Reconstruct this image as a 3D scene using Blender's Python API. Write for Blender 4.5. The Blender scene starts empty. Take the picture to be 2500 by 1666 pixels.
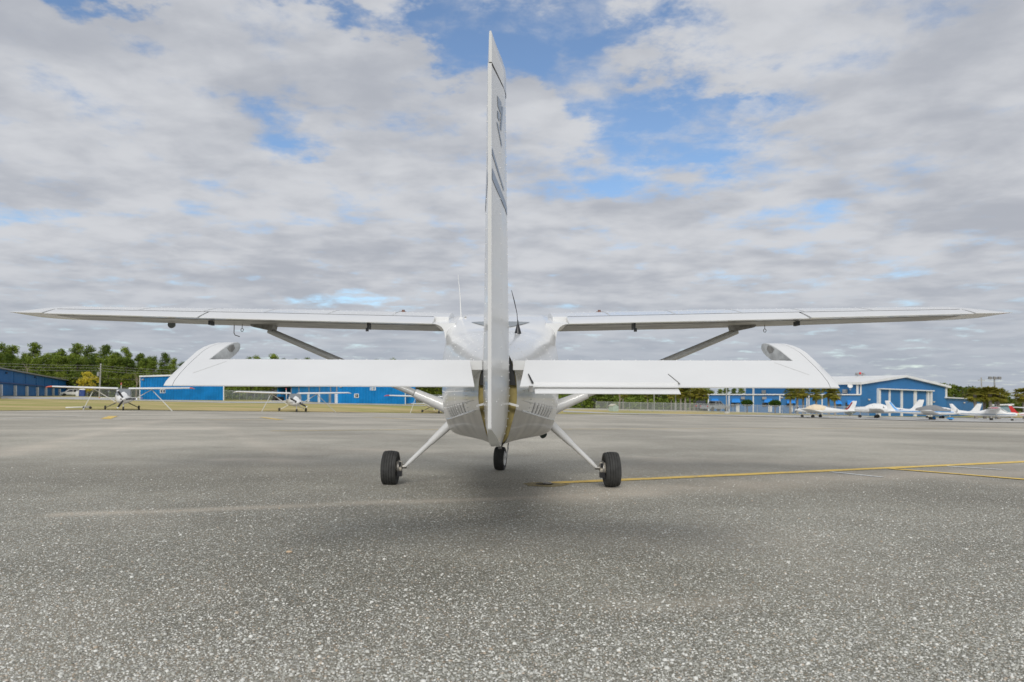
import bpy, bmesh, math, random
import numpy as np
from mathutils import Vector, Matrix, Euler
random.seed(7); rng = np.random.default_rng(7)
rad = math.radians
S = bpy.context.scene
COL = S.collection

# ------------------------------------------------------------------ camera, sky, sun, exposure
F_PX, PITCH, ROLL, EYE = 1840.0, rad(4.13), rad(0.5), 1.05
cam = bpy.data.cameras.new('camera'); cam_o = bpy.data.objects.new('camera', cam); COL.objects.link(cam_o)
CX = 1175.0                            # the photograph is cropped a little off the lens axis
cam.sensor_width = 36; cam.shift_x = (1250 - CX) / 2500; cam.lens = F_PX / 2500 * 36; cam.clip_start = 0.05; cam.clip_end = 6000
CAM_R = Matrix.Rotation(math.pi / 2 + PITCH, 3, 'X') @ Matrix.Rotation(ROLL, 3, 'Z')
cam_o.matrix_world = Matrix.Translation((0, 0, EYE)) @ CAM_R.to_4x4()
cam.dof.use_dof = True; cam.dof.focus_distance = 5.6; cam.dof.aperture_fstop = 4.0
S.camera = cam_o
S.view_settings.view_transform = 'Standard'; S.view_settings.look = 'None'
S.view_settings.gamma = 1; S.view_settings.use_curve_mapping = False
S.view_settings.exposure = 0.54
SUN_EL, SUN_AZ = rad(33), rad(-7)      # sun high behind the camera, a little to the left
sun_dir = Vector((math.sin(SUN_AZ) * math.cos(SUN_EL), -math.cos(SUN_AZ) * math.cos(SUN_EL), math.sin(SUN_EL)))
sun = bpy.data.lights.new('sun', 'SUN'); sun.energy = 1.1; sun.angle = rad(20); sun.color = (1, .965, .91)
sun_o = bpy.data.objects.new('sun', sun); COL.objects.link(sun_o)
sun_o.rotation_euler = sun_dir.to_track_quat('Z', 'Y').to_euler()

class NT:
    """small helper for node graphs"""
    def __init__(s, tree): s.t = tree
    def new(s, typ, **kw):
        n = s.t.nodes.new(typ)
        for k, v in kw.items():
            if k[0] == '_': setattr(n, k[1:], v)
        for k, v in kw.items():
            if k[0] != '_': s.put(n.inputs[k.replace('__', ' ')] if not k.startswith('i_') else n.inputs[int(k[2:])], v)
        return n
    def put(s, sock, v):
        if isinstance(v, bpy.types.NodeSocket): s.t.links.new(v, sock)
        elif isinstance(v, (tuple, list)) and len(v) == 3 and sock.type == 'RGBA': sock.default_value = (*v, 1)
        else: sock.default_value = v
    def m(s, op, a, b=0.0, c=0.0, clamp=False):
        n = s.t.nodes.new('ShaderNodeMath'); n.operation = op; n.use_clamp = clamp
        s.put(n.inputs[0], a); s.put(n.inputs[1], b); s.put(n.inputs[2], c); return n.outputs[0]
    def vm(s, op, a, b=(0, 0, 0)):
        n = s.t.nodes.new('ShaderNodeVectorMath'); n.operation = op
        s.put(n.inputs[0], a); s.put(n.inputs[1], b)
        return n.outputs['Value'] if op in ('LENGTH', 'DOT_PRODUCT', 'DISTANCE') else n.outputs[0]
    def noise(s, vec, scale, detail=4, rough=.5, dist=0.0):
        return s.new('ShaderNodeTexNoise', Vector=vec, Scale=scale, Detail=detail, Roughness=rough, Distortion=dist).outputs[0]
    def ss(s, x, lo, hi, a=0.0, b=1.0):
        n = s.t.nodes.new('ShaderNodeMapRange'); n.interpolation_type = 'SMOOTHSTEP'
        for i, v in enumerate((x, lo, hi, a, b)): s.put(n.inputs[i], v)
        return n.outputs[0]
    def mix(s, f, a, b, typ='MIX'):
        n = s.t.nodes.new('ShaderNodeMix'); n.data_type = 'RGBA'; n.blend_type = typ
        s.put(n.inputs[0], f); s.put(n.inputs[6], a); s.put(n.inputs[7], b); return n.outputs[2]

def ray(px, py):
    d = CAM_R @ Vector(((px - CX) / F_PX, -(py - 833) / F_PX, -1)); return d.normalized()
def at(px, py, D):
    d = ray(px, py); d = d / d.y * D; return Vector((d.x, d.y, d.z + EYE))

W = bpy.data.worlds.new('World'); S.world = W; W.use_nodes = True
def build_sky():
    t = NT(W.node_tree); W.node_tree.nodes.clear()
    g = t.new('ShaderNodeTexCoord').outputs['Generated']
    xyz = t.new('ShaderNodeSeparateXYZ', Vector=g)
    K = 0.11
    zc = t.m('ADD', t.m('MAXIMUM', xyz.outputs[2], 0.0), K)
    P = t.new('ShaderNodeCombineXYZ', X=t.m('DIVIDE', xyz.outputs[0], zc), Y=t.m('DIVIDE', xyz.outputs[1], zc), Z=.3).outputs[0]
    def pc(px, py):
        d = ray(px, py); return Vector((d.x / (max(d.z, 0) + K), d.y / (max(d.z, 0) + K), .3))
    # gaps in the cloud deck, at their places in the sky
    warp = t.new('ShaderNodeTexNoise', Vector=P, Scale=3.2, Detail=6, Roughness=.62).outputs['Color']
    Pw = t.vm('ADD', P, t.vm('MULTIPLY', t.vm('SUBTRACT', warp, (.5, .5, .5)), (.75, .85, 0)))
    holes = [(1065, 0, 80, 70, 1.15), (1110, 95, 80, 70, 1.0), (1370, 85, 130, 95, 1.15), (1320, 165, 70, 60, .8), (1450, 220, 90, 70, .9),
             (1670, 300, 190, 60, 1.1), (1560, 380, 120, 55, .85), (1440, 460, 180, 34, .6), (1790, 245, 60, 40, .7),
             (690, 330, 80, 40, .78), (850, 15, 60, 34, .9), (290, 25, 60, 28, .9), (1050, 180, 60, 34, .55),
             (1930, 525, 150, 36, .62), (110, 530, 130, 26, .6), (830, 730, 80, 14, .7), (400, 130, 60, 34, .4),
             (1000, 285, 90, 36, .5), (500, 660, 90, 16, .35), (1960, 400, 120, 34, .35), (2180, 660, 110, 20, .4)]
    hs = None
    for x, y, rx, ry, a in holes:
        c = pc(x, y); sx = abs(pc(x + rx, y).x - c.x); sy = abs(pc(x, y - ry).y - pc(x, y + ry).y) / 2
        L = t.vm('LENGTH', t.vm('MULTIPLY', t.vm('SUBTRACT', Pw, tuple(c)), (1 / sx, 1 / sy, 0)))
        h = t.m('MULTIPLY', t.ss(L, 0.0, 2.5, 1, 0), a * .98)
        hs = h if hs is None else t.m('ADD', hs, h)
    hs = t.m('MINIMUM', hs, .95)
    n1 = t.noise(P, 4.6, 10, .6, .15)
    val = t.m('SUBTRACT', t.m('ADD', t.m('MULTIPLY', t.m('SUBTRACT', n1, .5), 3.1), .80), hs)
    cloud = t.ss(val, -.38, .70)
    # brightness of the deck: lit billows, grey bases, finer wisps
    Ps = t.vm('MULTIPLY', P, (1, 1.25, 1))
    b1 = t.noise(t.vm('ADD', Ps, (7.3, 2.1, 0)), 1.9, 6, .52, .2)
    b2 = t.noise(t.vm('ADD', P, (1.7, 9.4, 0)), 5.5, 6, .52, .2)
    b = t.m('ADD', t.m('MULTIPLY', b1, .62), t.m('MULTIPLY', b2, .38))
    b = t.ss(b, .34, .64)
    ccol = t.mix(b, (.298, .314, .350), (.435, .446, .470))
    low = t.ss(xyz.outputs[2], .01, .17, 1, 0)
    ccol = t.mix(t.m('MULTIPLY', low, .72), ccol, (.272, .304, .352))
    glow = t.m('POWER', t.m('MAXIMUM', t.vm('DOT_PRODUCT', g, tuple(sun_dir)), 0.0), 6.0)
    gain = t.m('ADD', 1.0, t.m('MULTIPLY', glow, 1.0))
    bgc = t.new('ShaderNodeBackground', Color=ccol, Strength=gain).outputs[0]
    sky = t.new('ShaderNodeTexSky', _sky_type='NISHITA', _sun_disc=False, _sun_elevation=SUN_EL,
                _sun_rotation=math.atan2(sun_dir.x, sun_dir.y), _air_density=1.0, _dust_density=.25, _ozone_density=3.5)
    bgs = t.new('ShaderNodeBackground', Color=sky.outputs[0], Strength=.092).outputs[0]
    cl2 = t.m('ADD', t.m('MULTIPLY', cloud, .97), .03)
    mx = t.new('ShaderNodeMixShader', i_0=cl2, i_1=bgs, i_2=bgc).outputs[0]
    t.new('ShaderNodeOutputWorld', Surface=mx)
build_sky()

# ------------------------------------------------------------------ materials
MATS = {}
def mat(name, col, rough=.5, metal=0.0, var=.08, nscale=3.0, spec=.5, coat=0.0, bump=0.0, bscale=40.0, trans=0.0):
    """painted / metal / cloth surface with a little mottling"""
    if name in MATS: return MATS[name]
    m = bpy.data.materials.new(name); m.use_nodes = True; t = NT(m.node_tree)
    p = m.node_tree.nodes['Principled BSDF']
    oc = t.new('ShaderNodeTexCoord').outputs['Object']
    n = t.noise(oc, nscale, 6, .6)
    f = t.ss(n, .3, .7)
    t.put(p.inputs['Base Color'], t.mix(f, tuple(c * (1 - var) for c in col), tuple(min(1, c * (1 + var * .6)) for c in col)))
    t.put(p.inputs['Roughness'], t.m('ADD', rough - .05, t.m('MULTIPLY', t.noise(oc, nscale * 3, 4, .6), .1)))
    p.inputs['Metallic'].default_value = metal; p.inputs['Specular IOR Level'].default_value = spec
    p.inputs['Coat Weight'].default_value = coat; p.inputs['Coat Roughness'].default_value = .06
    if bump:
        t.put(p.inputs['Normal'], t.new('ShaderNodeBump', Strength=bump, Distance=.01, Height=t.noise(oc, bscale, 5, .6)).outputs[0])
    MATS[name] = m; return m

def leafmat(name, dark, light, scale=.9, rough=.6):
    m = bpy.data.materials.new(name); m.use_nodes = True; t = NT(m.node_tree)
    p = m.node_tree.nodes['Principled BSDF']; out = m.node_tree.nodes['Material Output']
    oc = t.new('ShaderNodeTexCoord').outputs['Object']; oi = t.new('ShaderNodeObjectInfo').outputs['Random']
    n = t.m('ADD', t.ss(t.noise(oc, scale, 5, .65), .32, .68), t.m('MULTIPLY', t.m('SUBTRACT', oi, .5), .7), clamp=True)
    c = t.mix(n, dark, light)
    t.put(p.inputs['Base Color'], c); p.inputs['Roughness'].default_value = rough; p.inputs['Specular IOR Level'].default_value = .25
    tr = t.new('ShaderNodeBsdfTranslucent', Color=c).outputs[0]
    t.put(out.inputs['Surface'], t.new('ShaderNodeMixShader', i_0=.28, i_1=p.outputs[0], i_2=tr).outputs[0])
    MATS[name] = m; return m

def veil(name, col, alpha):
    m = bpy.data.materials.new(name); m.use_nodes = True; t = NT(m.node_tree)
    p = m.node_tree.nodes['Principled BSDF']; out = m.node_tree.nodes['Material Output']
    p.inputs['Base Color'].default_value = (*col, 1); p.inputs['Roughness'].default_value = .5; p.inputs['Metallic'].default_value = .3
    oc = t.new('ShaderNodeTexCoord').outputs['Object']
    a = t.m('MULTIPLY', t.m('ADD', .8, t.m('MULTIPLY', t.noise(oc, 1.5, 3, .6), .4)), alpha)
    t.put(out.inputs['Surface'], t.new('ShaderNodeMixShader', i_0=a, i_1=t.new('ShaderNodeBsdfTransparent').outputs[0], i_2=p.outputs[0]).outputs[0])
    MATS[name] = m; return m

def glassy(name, col, rough=.05):
    m = mat(name, col, rough, var=.15, spec=.7); return m

WHITE = mat('aircraft_white', (.77, .77, .755), .22, var=.04, nscale=1.6, coat=.25)
WHITE2 = mat('aircraft_white_matt', (.80, .80, .78), .38, var=.05, nscale=1.5)
FADED = mat('weathered_grey_white', (.52, .53, .52), .5, var=.35, nscale=9)
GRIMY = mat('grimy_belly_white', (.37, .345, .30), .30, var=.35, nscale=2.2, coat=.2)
STRUT_SHADE = mat('strut_shade_grey', (.56, .56, .54), .3, var=.12, nscale=4, coat=.3)  # white strut greyed: shade below the wing put into its colour
UNDER_SHADE = mat('wing_underside_shade', (.46, .455, .43), .4, var=.3, nscale=3)  # darker grey holding the shade of the wing's underside
DARKGAP = mat('dark_gap', (.025, .025, .025), .7)
ALU = mat('bare_aluminium', (.62, .62, .60), .35, .8)
STEEL = mat('dull_steel', (.30, .29, .27), .45, .7, var=.3, nscale=20)
RUBBER = mat('tyre_rubber', (.045, .045, .043), .8, var=.3, nscale=12, bump=.15, bscale=90)
HUB = mat('hub_cream', (.62, .57, .48), .5, var=.3, nscale=18)
ZINC = mat('zinc_primer', (.36, .29, .10), .6, var=.3, nscale=14)
BLACKP = mat('black_paint', (.018, .018, .02), .35)
BLUEDEC = mat('decal_blue_grey', (.27, .34, .44), .3)
GREYDEC = mat('decal_grey', (.54, .53, .51), .35)
GLASS = glassy('perspex_dark', (.06, .07, .075), .06)
GLASSL = mat('perspex_light', (.22, .24, .24), .12, var=.1)
BROWN = mat('cap_brown', (.20, .10, .07), .5)
RED = mat('red_paint', (.55, .035, .03), .35)
ORANGE = mat('orange_red_paint', (.75, .13, .06), .4)
MAROON = mat('maroon_paint', (.28, .02, .03), .35)
SKYBLUE = mat('sky_blue_paint', (.05, .33, .75), .35)
NAVY = mat('navy_paint', (.02, .05, .22), .35)
def wornpaint(name, col):
    m = bpy.data.materials.new(name); m.use_nodes = True; t = NT(m.node_tree); p = m.node_tree.nodes['Principled BSDF']
    oc = t.new('ShaderNodeTexCoord').outputs['Object']
    f = t.ss(t.m('ADD', t.m('MULTIPLY', t.noise(oc, 70, 4, .7), .6), t.m('MULTIPLY', t.noise(oc, 4, 5, .65), .4)), .53, .60)
    c = t.mix(t.ss(t.noise(oc, 9, 5, .6), .3, .7), tuple(k * .78 for k in col), col)
    t.put(p.inputs['Base Color'], t.mix(t.m('MULTIPLY', f, .85), c, (.30, .28, .22))); p.inputs['Roughness'].default_value = .8
    t.put(p.inputs['Normal'], t.new('ShaderNodeBump', Strength=.5, Distance=.004, Height=t.noise(oc, 90, 4, .7)).outputs[0])
    return m
YELLOWP = wornpaint('yellow_paint_old', (.90, .63, .15)); LINEW = wornpaint('white_line_paint', (.80, .82, .80))
HBLUE = mat('hangar_blue', (.006, .215, .54), .45, var=.20, nscale=.5, spec=.2)
HBLUED = mat('hangar_deep_blue', (.004, .125, .36), .5, var=.12, nscale=.35, spec=.15)
TBLUE = mat('terminal_blue', (.025, .165, .39), .5, var=.10, nscale=.3)
TRIM = mat('white_trim', (.76, .76, .74), .5, var=.08)
ROOFW = mat('white_roof', (.82, .82, .80), .45, var=.08, nscale=.6)
CONC = mat('concrete', (.50, .49, .46), .8, var=.18, nscale=.5)
GREYW = mat('grey_vent', (.30, .30, .29), .6, var=.2)
AWN = mat('awning_blue', (.03, .26, .72), .6, var=.1)
GALV = mat('galvanised', (.42, .43, .43), .5, .5, var=.15)
WOODP = mat('pole_grey', (.36, .35, .32), .75, var=.2)
BARK = mat('bark', (.13, .105, .08), .9, var=.4, nscale=4)
PALMB = mat('palm_bark', (.27, .24, .20), .9, var=.3, nscale=6)
CREAM = mat('cream_cloth', (.80, .68, .50), .75, var=.08)
GREYCL = mat('grey_cloth', (.24, .245, .25), .8, var=.1)
WHITECL = mat('white_cloth', (.78, .78, .76), .75, var=.06)
SILVER = mat('silver_car', (.42, .44, .46), .3, .4)
CARGLASS = glassy('car_glass', (.03, .035, .04), .06)
PINE = leafmat('pine_needles', (.10, .155, .02), (.31, .385, .055), .5)
PINE2 = leafmat('pine_needles_dark', (.08, .13, .02), (.25, .32, .05), .5)
BROAD = leafmat('broad_leaves', (.07, .11, .012), (.22, .26, .03), .6)
YLEAF = leafmat('yellow_leaves', (.42, .38, .03), (.78, .63, .08), .6)
PALML = leafmat('palm_leaves', (.12, .145, .02), (.34, .30, .045), .8)
HEDGE = leafmat('hedge_leaves', (.03, .07, .008), (.08, .15, .012), 2.0)
BAREW = mat('bare_wood', (.34, .27, .20), .9, var=.3)
CHAIN = veil('chain_link', (.42, .44, .45), .30)

# ------------------------------------------------------------------ mesh helpers
class MB:
    def __init__(s): s.v = []; s.f = []
    def add(s, vs, fs):
        o = len(s.v); s.v += [tuple(v) for v in vs]; s.f += [tuple(i + o for i in f) for f in fs]; return s
    def box(s, c, size, rot=None):
        hx, hy, hz = (k / 2 for k in size)
        vs = [Vector((x, y, z)) for z in (-hz, hz) for y in (-hy, hy) for x in (-hx, hx)]
        if rot is not None: vs = [rot @ v for v in vs]
        return s.add([Vector(c) + v for v in vs], [(0, 2, 3, 1), (4, 5, 7, 6), (0, 1, 5, 4), (2, 6, 7, 3), (0, 4, 6, 2), (1, 3, 7, 5)])
    def hexa(s, bot, top):
        return s.add(list(bot) + list(top), [(3, 2, 1, 0), (4, 5, 6, 7)] + [(i, (i + 1) % 4, 4 + (i + 1) % 4, 4 + i) for i in range(4)])
    def prism(s, poly, d):
        n = len(poly); poly = [Vector(p) for p in poly]; d = Vector(d)
        return s.add(poly + [p + d for p in poly], [tuple(range(n))[::-1], tuple(range(n, 2 * n))] + [(i, (i + 1) % n, n + (i + 1) % n, n + i) for i in range(n)])
    def loft(s, rings, cap0=True, cap1=True, closed=True):
        n = len(rings[0]); o = len(s.v)
        for r in rings: s.v += [tuple(p) for p in r]
        for k in range(len(rings) - 1):
            for i in range(n if closed else n - 1):
                j = (i + 1) % n; a = o + k * n; b = a + n
                s.f.append((a + i, a + j, b + j, b + i))
        if cap0: s.f.append(tuple(o + i for i in range(n))[::-1])
        if cap1: s.f.append(tuple(o + (len(rings) - 1) * n + i for i in range(n)))
        return s
    def tube(s, pts, radii, n=8, flat=1.0, up=None):
        pts = [Vector(p) for p in pts]
        if not hasattr(radii, '__len__'): radii = [radii] * len(pts)
        rings = []
        for i, p in enumerate(pts):
            d = (pts[min(i + 1, len(pts) - 1)] - pts[max(i - 1, 0)]).normalized()
            u0 = Vector(up) if up else (Vector((0, 0, 1)) if abs(d.z) < .9 else Vector((0, 1, 0)))
            a = d.cross(u0).normalized(); b = a.cross(d)
            rings.append([p + a * math.cos(2 * math.pi * k / n) * radii[i] + b * math.sin(2 * math.pi * k / n) * radii[i] * flat for k in range(n)])
        return s.loft(rings)
    def lathe(s, prof, c, axis='X', n=24, rot=None):
        """prof = [(radius, offset along axis)]"""
        rings = []
        for r, h in prof:
            ring = []
            for k in range(n):
                a = 2 * math.pi * k / n; x, y = r * math.cos(a), r * math.sin(a)
                v = Vector({'X': (h, x, y), 'Y': (x, h, y), 'Z': (x, y, h)}[axis])
                if rot is not None: v = rot @ v
                ring.append(Vector(c) + v)
            rings.append(ring)
        return s.loft(rings)
    def build(s, name, m, parent=None, smooth=None, world=False, kind=None):
        if world and parent is not None:
            o = parent.location; s.v = [(v[0] - o.x, v[1] - o.y, v[2] - o.z) for v in s.v]
        me = bpy.data.meshes.new(name); me.from_pydata(s.v, [], s.f)
        bm = bmesh.new(); bm.from_mesh(me); bmesh.ops.recalc_face_normals(bm, faces=bm.faces); bm.to_mesh(me); bm.free()
        me.materials.append(m)
        if smooth is not None:
            me.polygons.foreach_set('use_smooth', [True] * len(me.polygons)); me.set_sharp_from_angle(angle=rad(smooth))
        ob = bpy.data.objects.new(name, me); COL.objects.link(ob)
        if parent is not None: ob.parent = parent
        if kind: ob['kind'] = kind
        return ob

def thing(name, label, cat, loc=(0, 0, 0), rotz=0.0, group=None, rot=None):
    o = bpy.data.objects.new(name, None); COL.objects.link(o); o.empty_display_size = .2
    o.location = loc; o.rotation_euler = rot if rot else (0, 0, rotz)
    return tag(o, label, cat, group)
def tag(o, label, cat, group=None):
    o['label'] = label; o['category'] = cat
    if group: o['group'] = group
    return o
def dup(root, loc, rotz=0.0, scale=1.0, label=None, group=None):
    r = root.copy(); COL.objects.link(r); r.location = loc; r.rotation_euler = (0, 0, rotz)
    r.scale = scale if hasattr(scale, '__len__') else (scale,) * 3
    if label: r['label'] = label
    if group: r['group'] = group
    for ch in list(root.children):
        c = ch.copy(); COL.objects.link(c); c.parent = r
        for g in ch.children:
            d = g.copy(); COL.objects.link(d); d.parent = c
    return r

# ------------------------------------------------------------------ ground heights (the apron drains gently away to the far right)
_ctrl = [(0, 1003, 50), (300, 1002, 56), (715, 1006.5, 68), (1040, 1009.5, 80), (1500, 1011.5, 104), (1700, 1013.5, 104),
         (0, 975, 98), (545, 984, 104), (990, 991, 100), (0, 967.5, 110), (160, 966, 180), (340, 976, 125), (545, 978.5, 125),
         (690, 979, 140), (826, 985, 112), (990, 988, 110), (1500, 1003, 122), (1700, 1004, 128), (1930, 1013, 118), (1836, 1006, 140),
         (2010, 1020, 100), (2130, 1021, 98), (2300, 1027, 90), (2450, 1028, 98), (2110, 1016, 135), (2310, 1017.5, 150)]
_cp = [tuple(at(*c)) for c in _ctrl] + [(x, y, 0.0) for x in (-14, -5, 5, 14) for y in (-12, 0, 9, 18)] + \
      [(-30, 10, 0.05), (30, 10, -.1), (-60, 40, .1), (60, 40, -.5), (-150, 120, .3), (150, 120, -2.2), (-100, 260, 0), (0, 260, -1.0), (120, 260, -2.2), (0, -60, 0), (90, 0, -.6), (-90, 0, .2)]
_cp = np.array(_cp); _C = 6.0
def _phi(dx, dy): return np.sqrt(dx * dx + dy * dy + _C * _C)
_A = _phi(_cp[:, None, 0] - _cp[None, :, 0], _cp[:, None, 1] - _cp[None, :, 1])
_w = np.linalg.solve(_A + np.eye(len(_cp)) * 1e-6, _cp[:, 2] + .8)
def zg(x, y):
    x = np.asarray(x, float); y = np.asarray(y, float); z = np.full(x.shape, -.8)
    for (cx, cy, _), w in zip(_cp, _w): z = z + w * _phi(x - cx, y - cy)
    r = np.hypot(x, y - 80); k = np.clip((r - 190) / 160, 0, 1); k = k * k * (3 - 2 * k)
    return z * (1 - k) - 1.0 * k
def zg1(x, y): return float(zg(np.array([x]), np.array([y]))[0])
def gp(px, py, dmax=400.0):
    """where the line of sight through that picture point meets the ground"""
    Ds = np.concatenate([np.linspace(2, 40, 200), np.linspace(40.5, dmax, 400)])
    d = ray(px, py); X = d.x / d.y * Ds; Z = d.z / d.y * Ds + EYE
    h = Z - zg(X, Ds); i = int(np.argmax(h <= 0)) if (h <= 0).any() else len(Ds) - 1
    if i == 0: i = 1
    f = h[i - 1] / (h[i - 1] - h[i]) if h[i - 1] != h[i] else 0
    D = Ds[i - 1] + max(0, min(1, f)) * (Ds[i] - Ds[i - 1])
    x = d.x / d.y * D; return Vector((x, D, zg1(x, D)))
def gcol(px, D):
    p = at(px, 985, D); return Vector((p.x, D, zg1(p.x, D)))

def asphalt():
    m = bpy.data.materials.new('asphalt'); m.use_nodes = True; t = NT(m.node_tree); p = m.node_tree.nodes['Principled BSDF']
    pos = t.new('ShaderNodeTexCoord').outputs['Object']
    sand = t.new('ShaderNodeAttribute', _attribute_name='sand').outputs['Fac']
    flat = t.vm('MULTIPLY', pos, (1, 1, 0))
    wob = t.vm('ADD', flat, t.vm('MULTIPLY', t.new('ShaderNodeTexNoise', Vector=flat, Scale=60, Detail=2).outputs['Color'], (.01, .01, 0)))
    def stones(scale, lo, hi):
        v = t.new('ShaderNodeTexVoronoi', Vector=wob, Scale=scale, Randomness=1)
        c = t.new('ShaderNodeSeparateXYZ', Vector=v.outputs['Color'])
        return v.outputs['Distance'], c.outputs[0], c.outputs[1], c.outputs[2]
    d1, r1, r1b, r1c = stones(58, .3, .5)
    d2, r2, r2b, r2c = stones(125, .3, .5)
    big = t.noise(flat, .23, 6, .62); mid = t.noise(flat, 1.3, 5, .6); fine = t.noise(flat, 180, 4, .7)
    # binder with tan sand caught in it
    tone = t.ss(t.m('ADD', t.m('MULTIPLY', big, .6), t.m('MULTIPLY', mid, .4)), .36, .64)
    binder = t.mix(tone, (.175, .171, .138), (.26, .25, .20))
    binder = t.mix(t.ss(fine, .45, .75), binder, (.30, .26, .20))
    binder = t.mix(t.m('MULTIPLY', sand, .85), binder, (.56, .48, .38))
    # exposed aggregate: pale limestone pieces of two sizes with dark gaps, many worn down
    def piece(d, r, rb, rc, dark, light, pw, e0, e1):
        c = t.mix(t.m('POWER', r, pw), dark, light); c = t.mix(t.m('GREATER_THAN', rb, .91), c, (.48, .38, .27))
        return c, t.ss(d, t.m('ADD', e0, t.m('MULTIPLY', rc, .16)), t.m('ADD', e1, t.m('MULTIPLY', rc, .16)), 1, 0)
    c2, k2 = piece(d2, r2, r2b, r2c, (.185, .18, .145), (.82, .81, .735), 1.1, .26, .46)
    c1, k1 = piece(d1, r1, r1b, r1c, (.23, .225, .185), (.95, .945, .89), 1.5, .22, .42)
    m1 = t.m('MULTIPLY', k1, t.m('GREATER_THAN', r1b, t.m('SUBTRACT', .50, t.m('MULTIPLY', t.ss(mid, .35, .65), .25))))
    col = t.mix(k2, binder, c2); col = t.mix(t.m('MULTIPLY', sand, .7), col, (.60, .53, .43)); col = t.mix(m1, col, c1)
    # worn asphalt further off: warm pale grey, grazing sheen and shadow lift painted in
    sep = t.new('ShaderNodeSeparateXYZ', Vector=pos)
    away = t.ss(sep.outputs[1], 4, 15)
    worn = t.mix(t.ss(t.noise(t.vm('MULTIPLY', flat, (.5, 1, 1)), .5, 7, .65), .3, .7), (.385, .355, .29), (.50, .455, .375))
    worn = t.mix(t.m('MULTIPLY', sand, .6), worn, (.66, .58, .48))
    worn = t.mix(t.m('MULTIPLY', m1, .55), worn, (.68, .66, .60))
    col = t.mix(t.m('MULTIPLY', away, t.ss(sep.outputs[1], 12, 34, .55, .86)), col, worn)
    patch = t.ss(t.noise(flat, .16, 5, .55), .38, .64, .80, 1.12)
    col = t.mix(1.0, col, t.new('ShaderNodeCombineXYZ', X=patch, Y=patch, Z=patch).outputs[0], 'MULTIPLY')
    t.put(p.inputs['Base Color'], col); p.inputs['Roughness'].default_value = .88; p.inputs['Specular IOR Level'].default_value = .3
    hgt = t.m('ADD', t.m('MULTIPLY', t.ss(d1, 0, .55, 1, 0), t.m('ADD', .3, m1)), t.m('MULTIPLY', t.ss(d2, 0, .6, 1, 0), .4))
    hgt = t.m('ADD', hgt, t.m('MULTIPLY', fine, .25))
    strength = t.ss(sep.outputs[1], 4, 22, 1.0, .12)
    t.put(p.inputs['Normal'], t.new('ShaderNodeBump', Strength=strength, Distance=.006, Height=hgt).outputs[0])
    return m
def grassmat(name, c1, c2, c3, s=.18):
    m = bpy.data.materials.new(name); m.use_nodes = True; t = NT(m.node_tree); p = m.node_tree.nodes['Principled BSDF']
    pos = t.new('ShaderNodeTexCoord').outputs['Object']
    st = t.vm('MULTIPLY', pos, (.35, 1, 1))
    a = t.ss(t.noise(st, s, 5, .6), .38, .62); b = t.ss(t.noise(pos, 1.1, 6, .7), .35, .7)
    col = t.mix(a, c1, c2); col = t.mix(t.m('MULTIPLY', b, .55), col, c3)
    t.put(p.inputs['Base Color'], col); p.inputs['Roughness'].default_value = .95; p.inputs['Specular IOR Level'].default_value = .1
    t.put(p.inputs['Normal'], t.new('ShaderNodeBump', Strength=.5, Distance=.1, Height=t.noise(pos, 9, 5, .7)).outputs[0])
    return m
ASPHALT = asphalt()
GRASS = grassmat('dry_grass', (.33, .33, .10), (.60, .46, .24), (.46, .40, .19))
GRASSG = grassmat('field_grass', (.11, .14, .035), (.20, .19, .06), (.16, .16, .06))

# ---- apron sheet
def vnoise(x, y, seed):
    r = np.random.default_rng(seed); g = r.random((64, 64)); xi = np.floor(x).astype(int); yi = np.floor(y).astype(int); fx = x - xi; fy = y - yi
    fx = fx * fx * (3 - 2 * fx); fy = fy * fy * (3 - 2 * fy); G = lambda i, j: g[i % 64, j % 64]
    return (G(xi, yi) * (1 - fx) + G(xi + 1, yi) * fx) * (1 - fy) + (G(xi, yi + 1) * (1 - fx) + G(xi + 1, yi + 1) * fx) * fy
def fbm(x, y, seed): return sum(vnoise(x * 2 ** k, y * 2 ** k, seed + k) / 2 ** (k + 1) for k in range(4))
def sheet_grid(xs, ys, off, name, m):
    X, Y = np.meshgrid(xs, ys); Z = zg(X, Y) + off; n, k = X.shape
    co = np.stack([X, Y, Z], -1).reshape(-1, 3)
    i = np.arange((n - 1) * k).reshape(n - 1, k)[:, :-1].ravel()
    fs = np.stack([i, i + 1, i + k + 1, i + k], -1)
    me = bpy.data.meshes.new(name); me.vertices.add(len(co)); me.vertices.foreach_set('co', co.ravel())
    me.loops.add(fs.size); me.loops.foreach_set('vertex_index', fs.ravel()); me.polygons.add(len(fs))
    me.polygons.foreach_set('loop_start', np.arange(len(fs)) * 4); me.polygons.foreach_set('loop_total', np.full(len(fs), 4))
    me.polygons.foreach_set('use_smooth', np.ones(len(fs), bool)); me.update(); me.validate()
    me.materials.append(m); o = bpy.data.objects.new(name, me); COL.objects.link(o); o['kind'] = 'structure'
    return o, X, Y
xs = np.concatenate([np.linspace(-135, -14, 70)[:-1], np.linspace(-14, 14, 230)[:-1], np.linspace(14, 135, 70)])
ys = np.concatenate([np.linspace(-50, 2, 20)[:-1], np.linspace(2, 14, 170)[:-1], np.geomspace(14, 36, 100)[:-1], np.linspace(36, 134, 70)])
apron, AX, AY = sheet_grid(xs, ys, 0.0, 'apron', ASPHALT)
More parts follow.
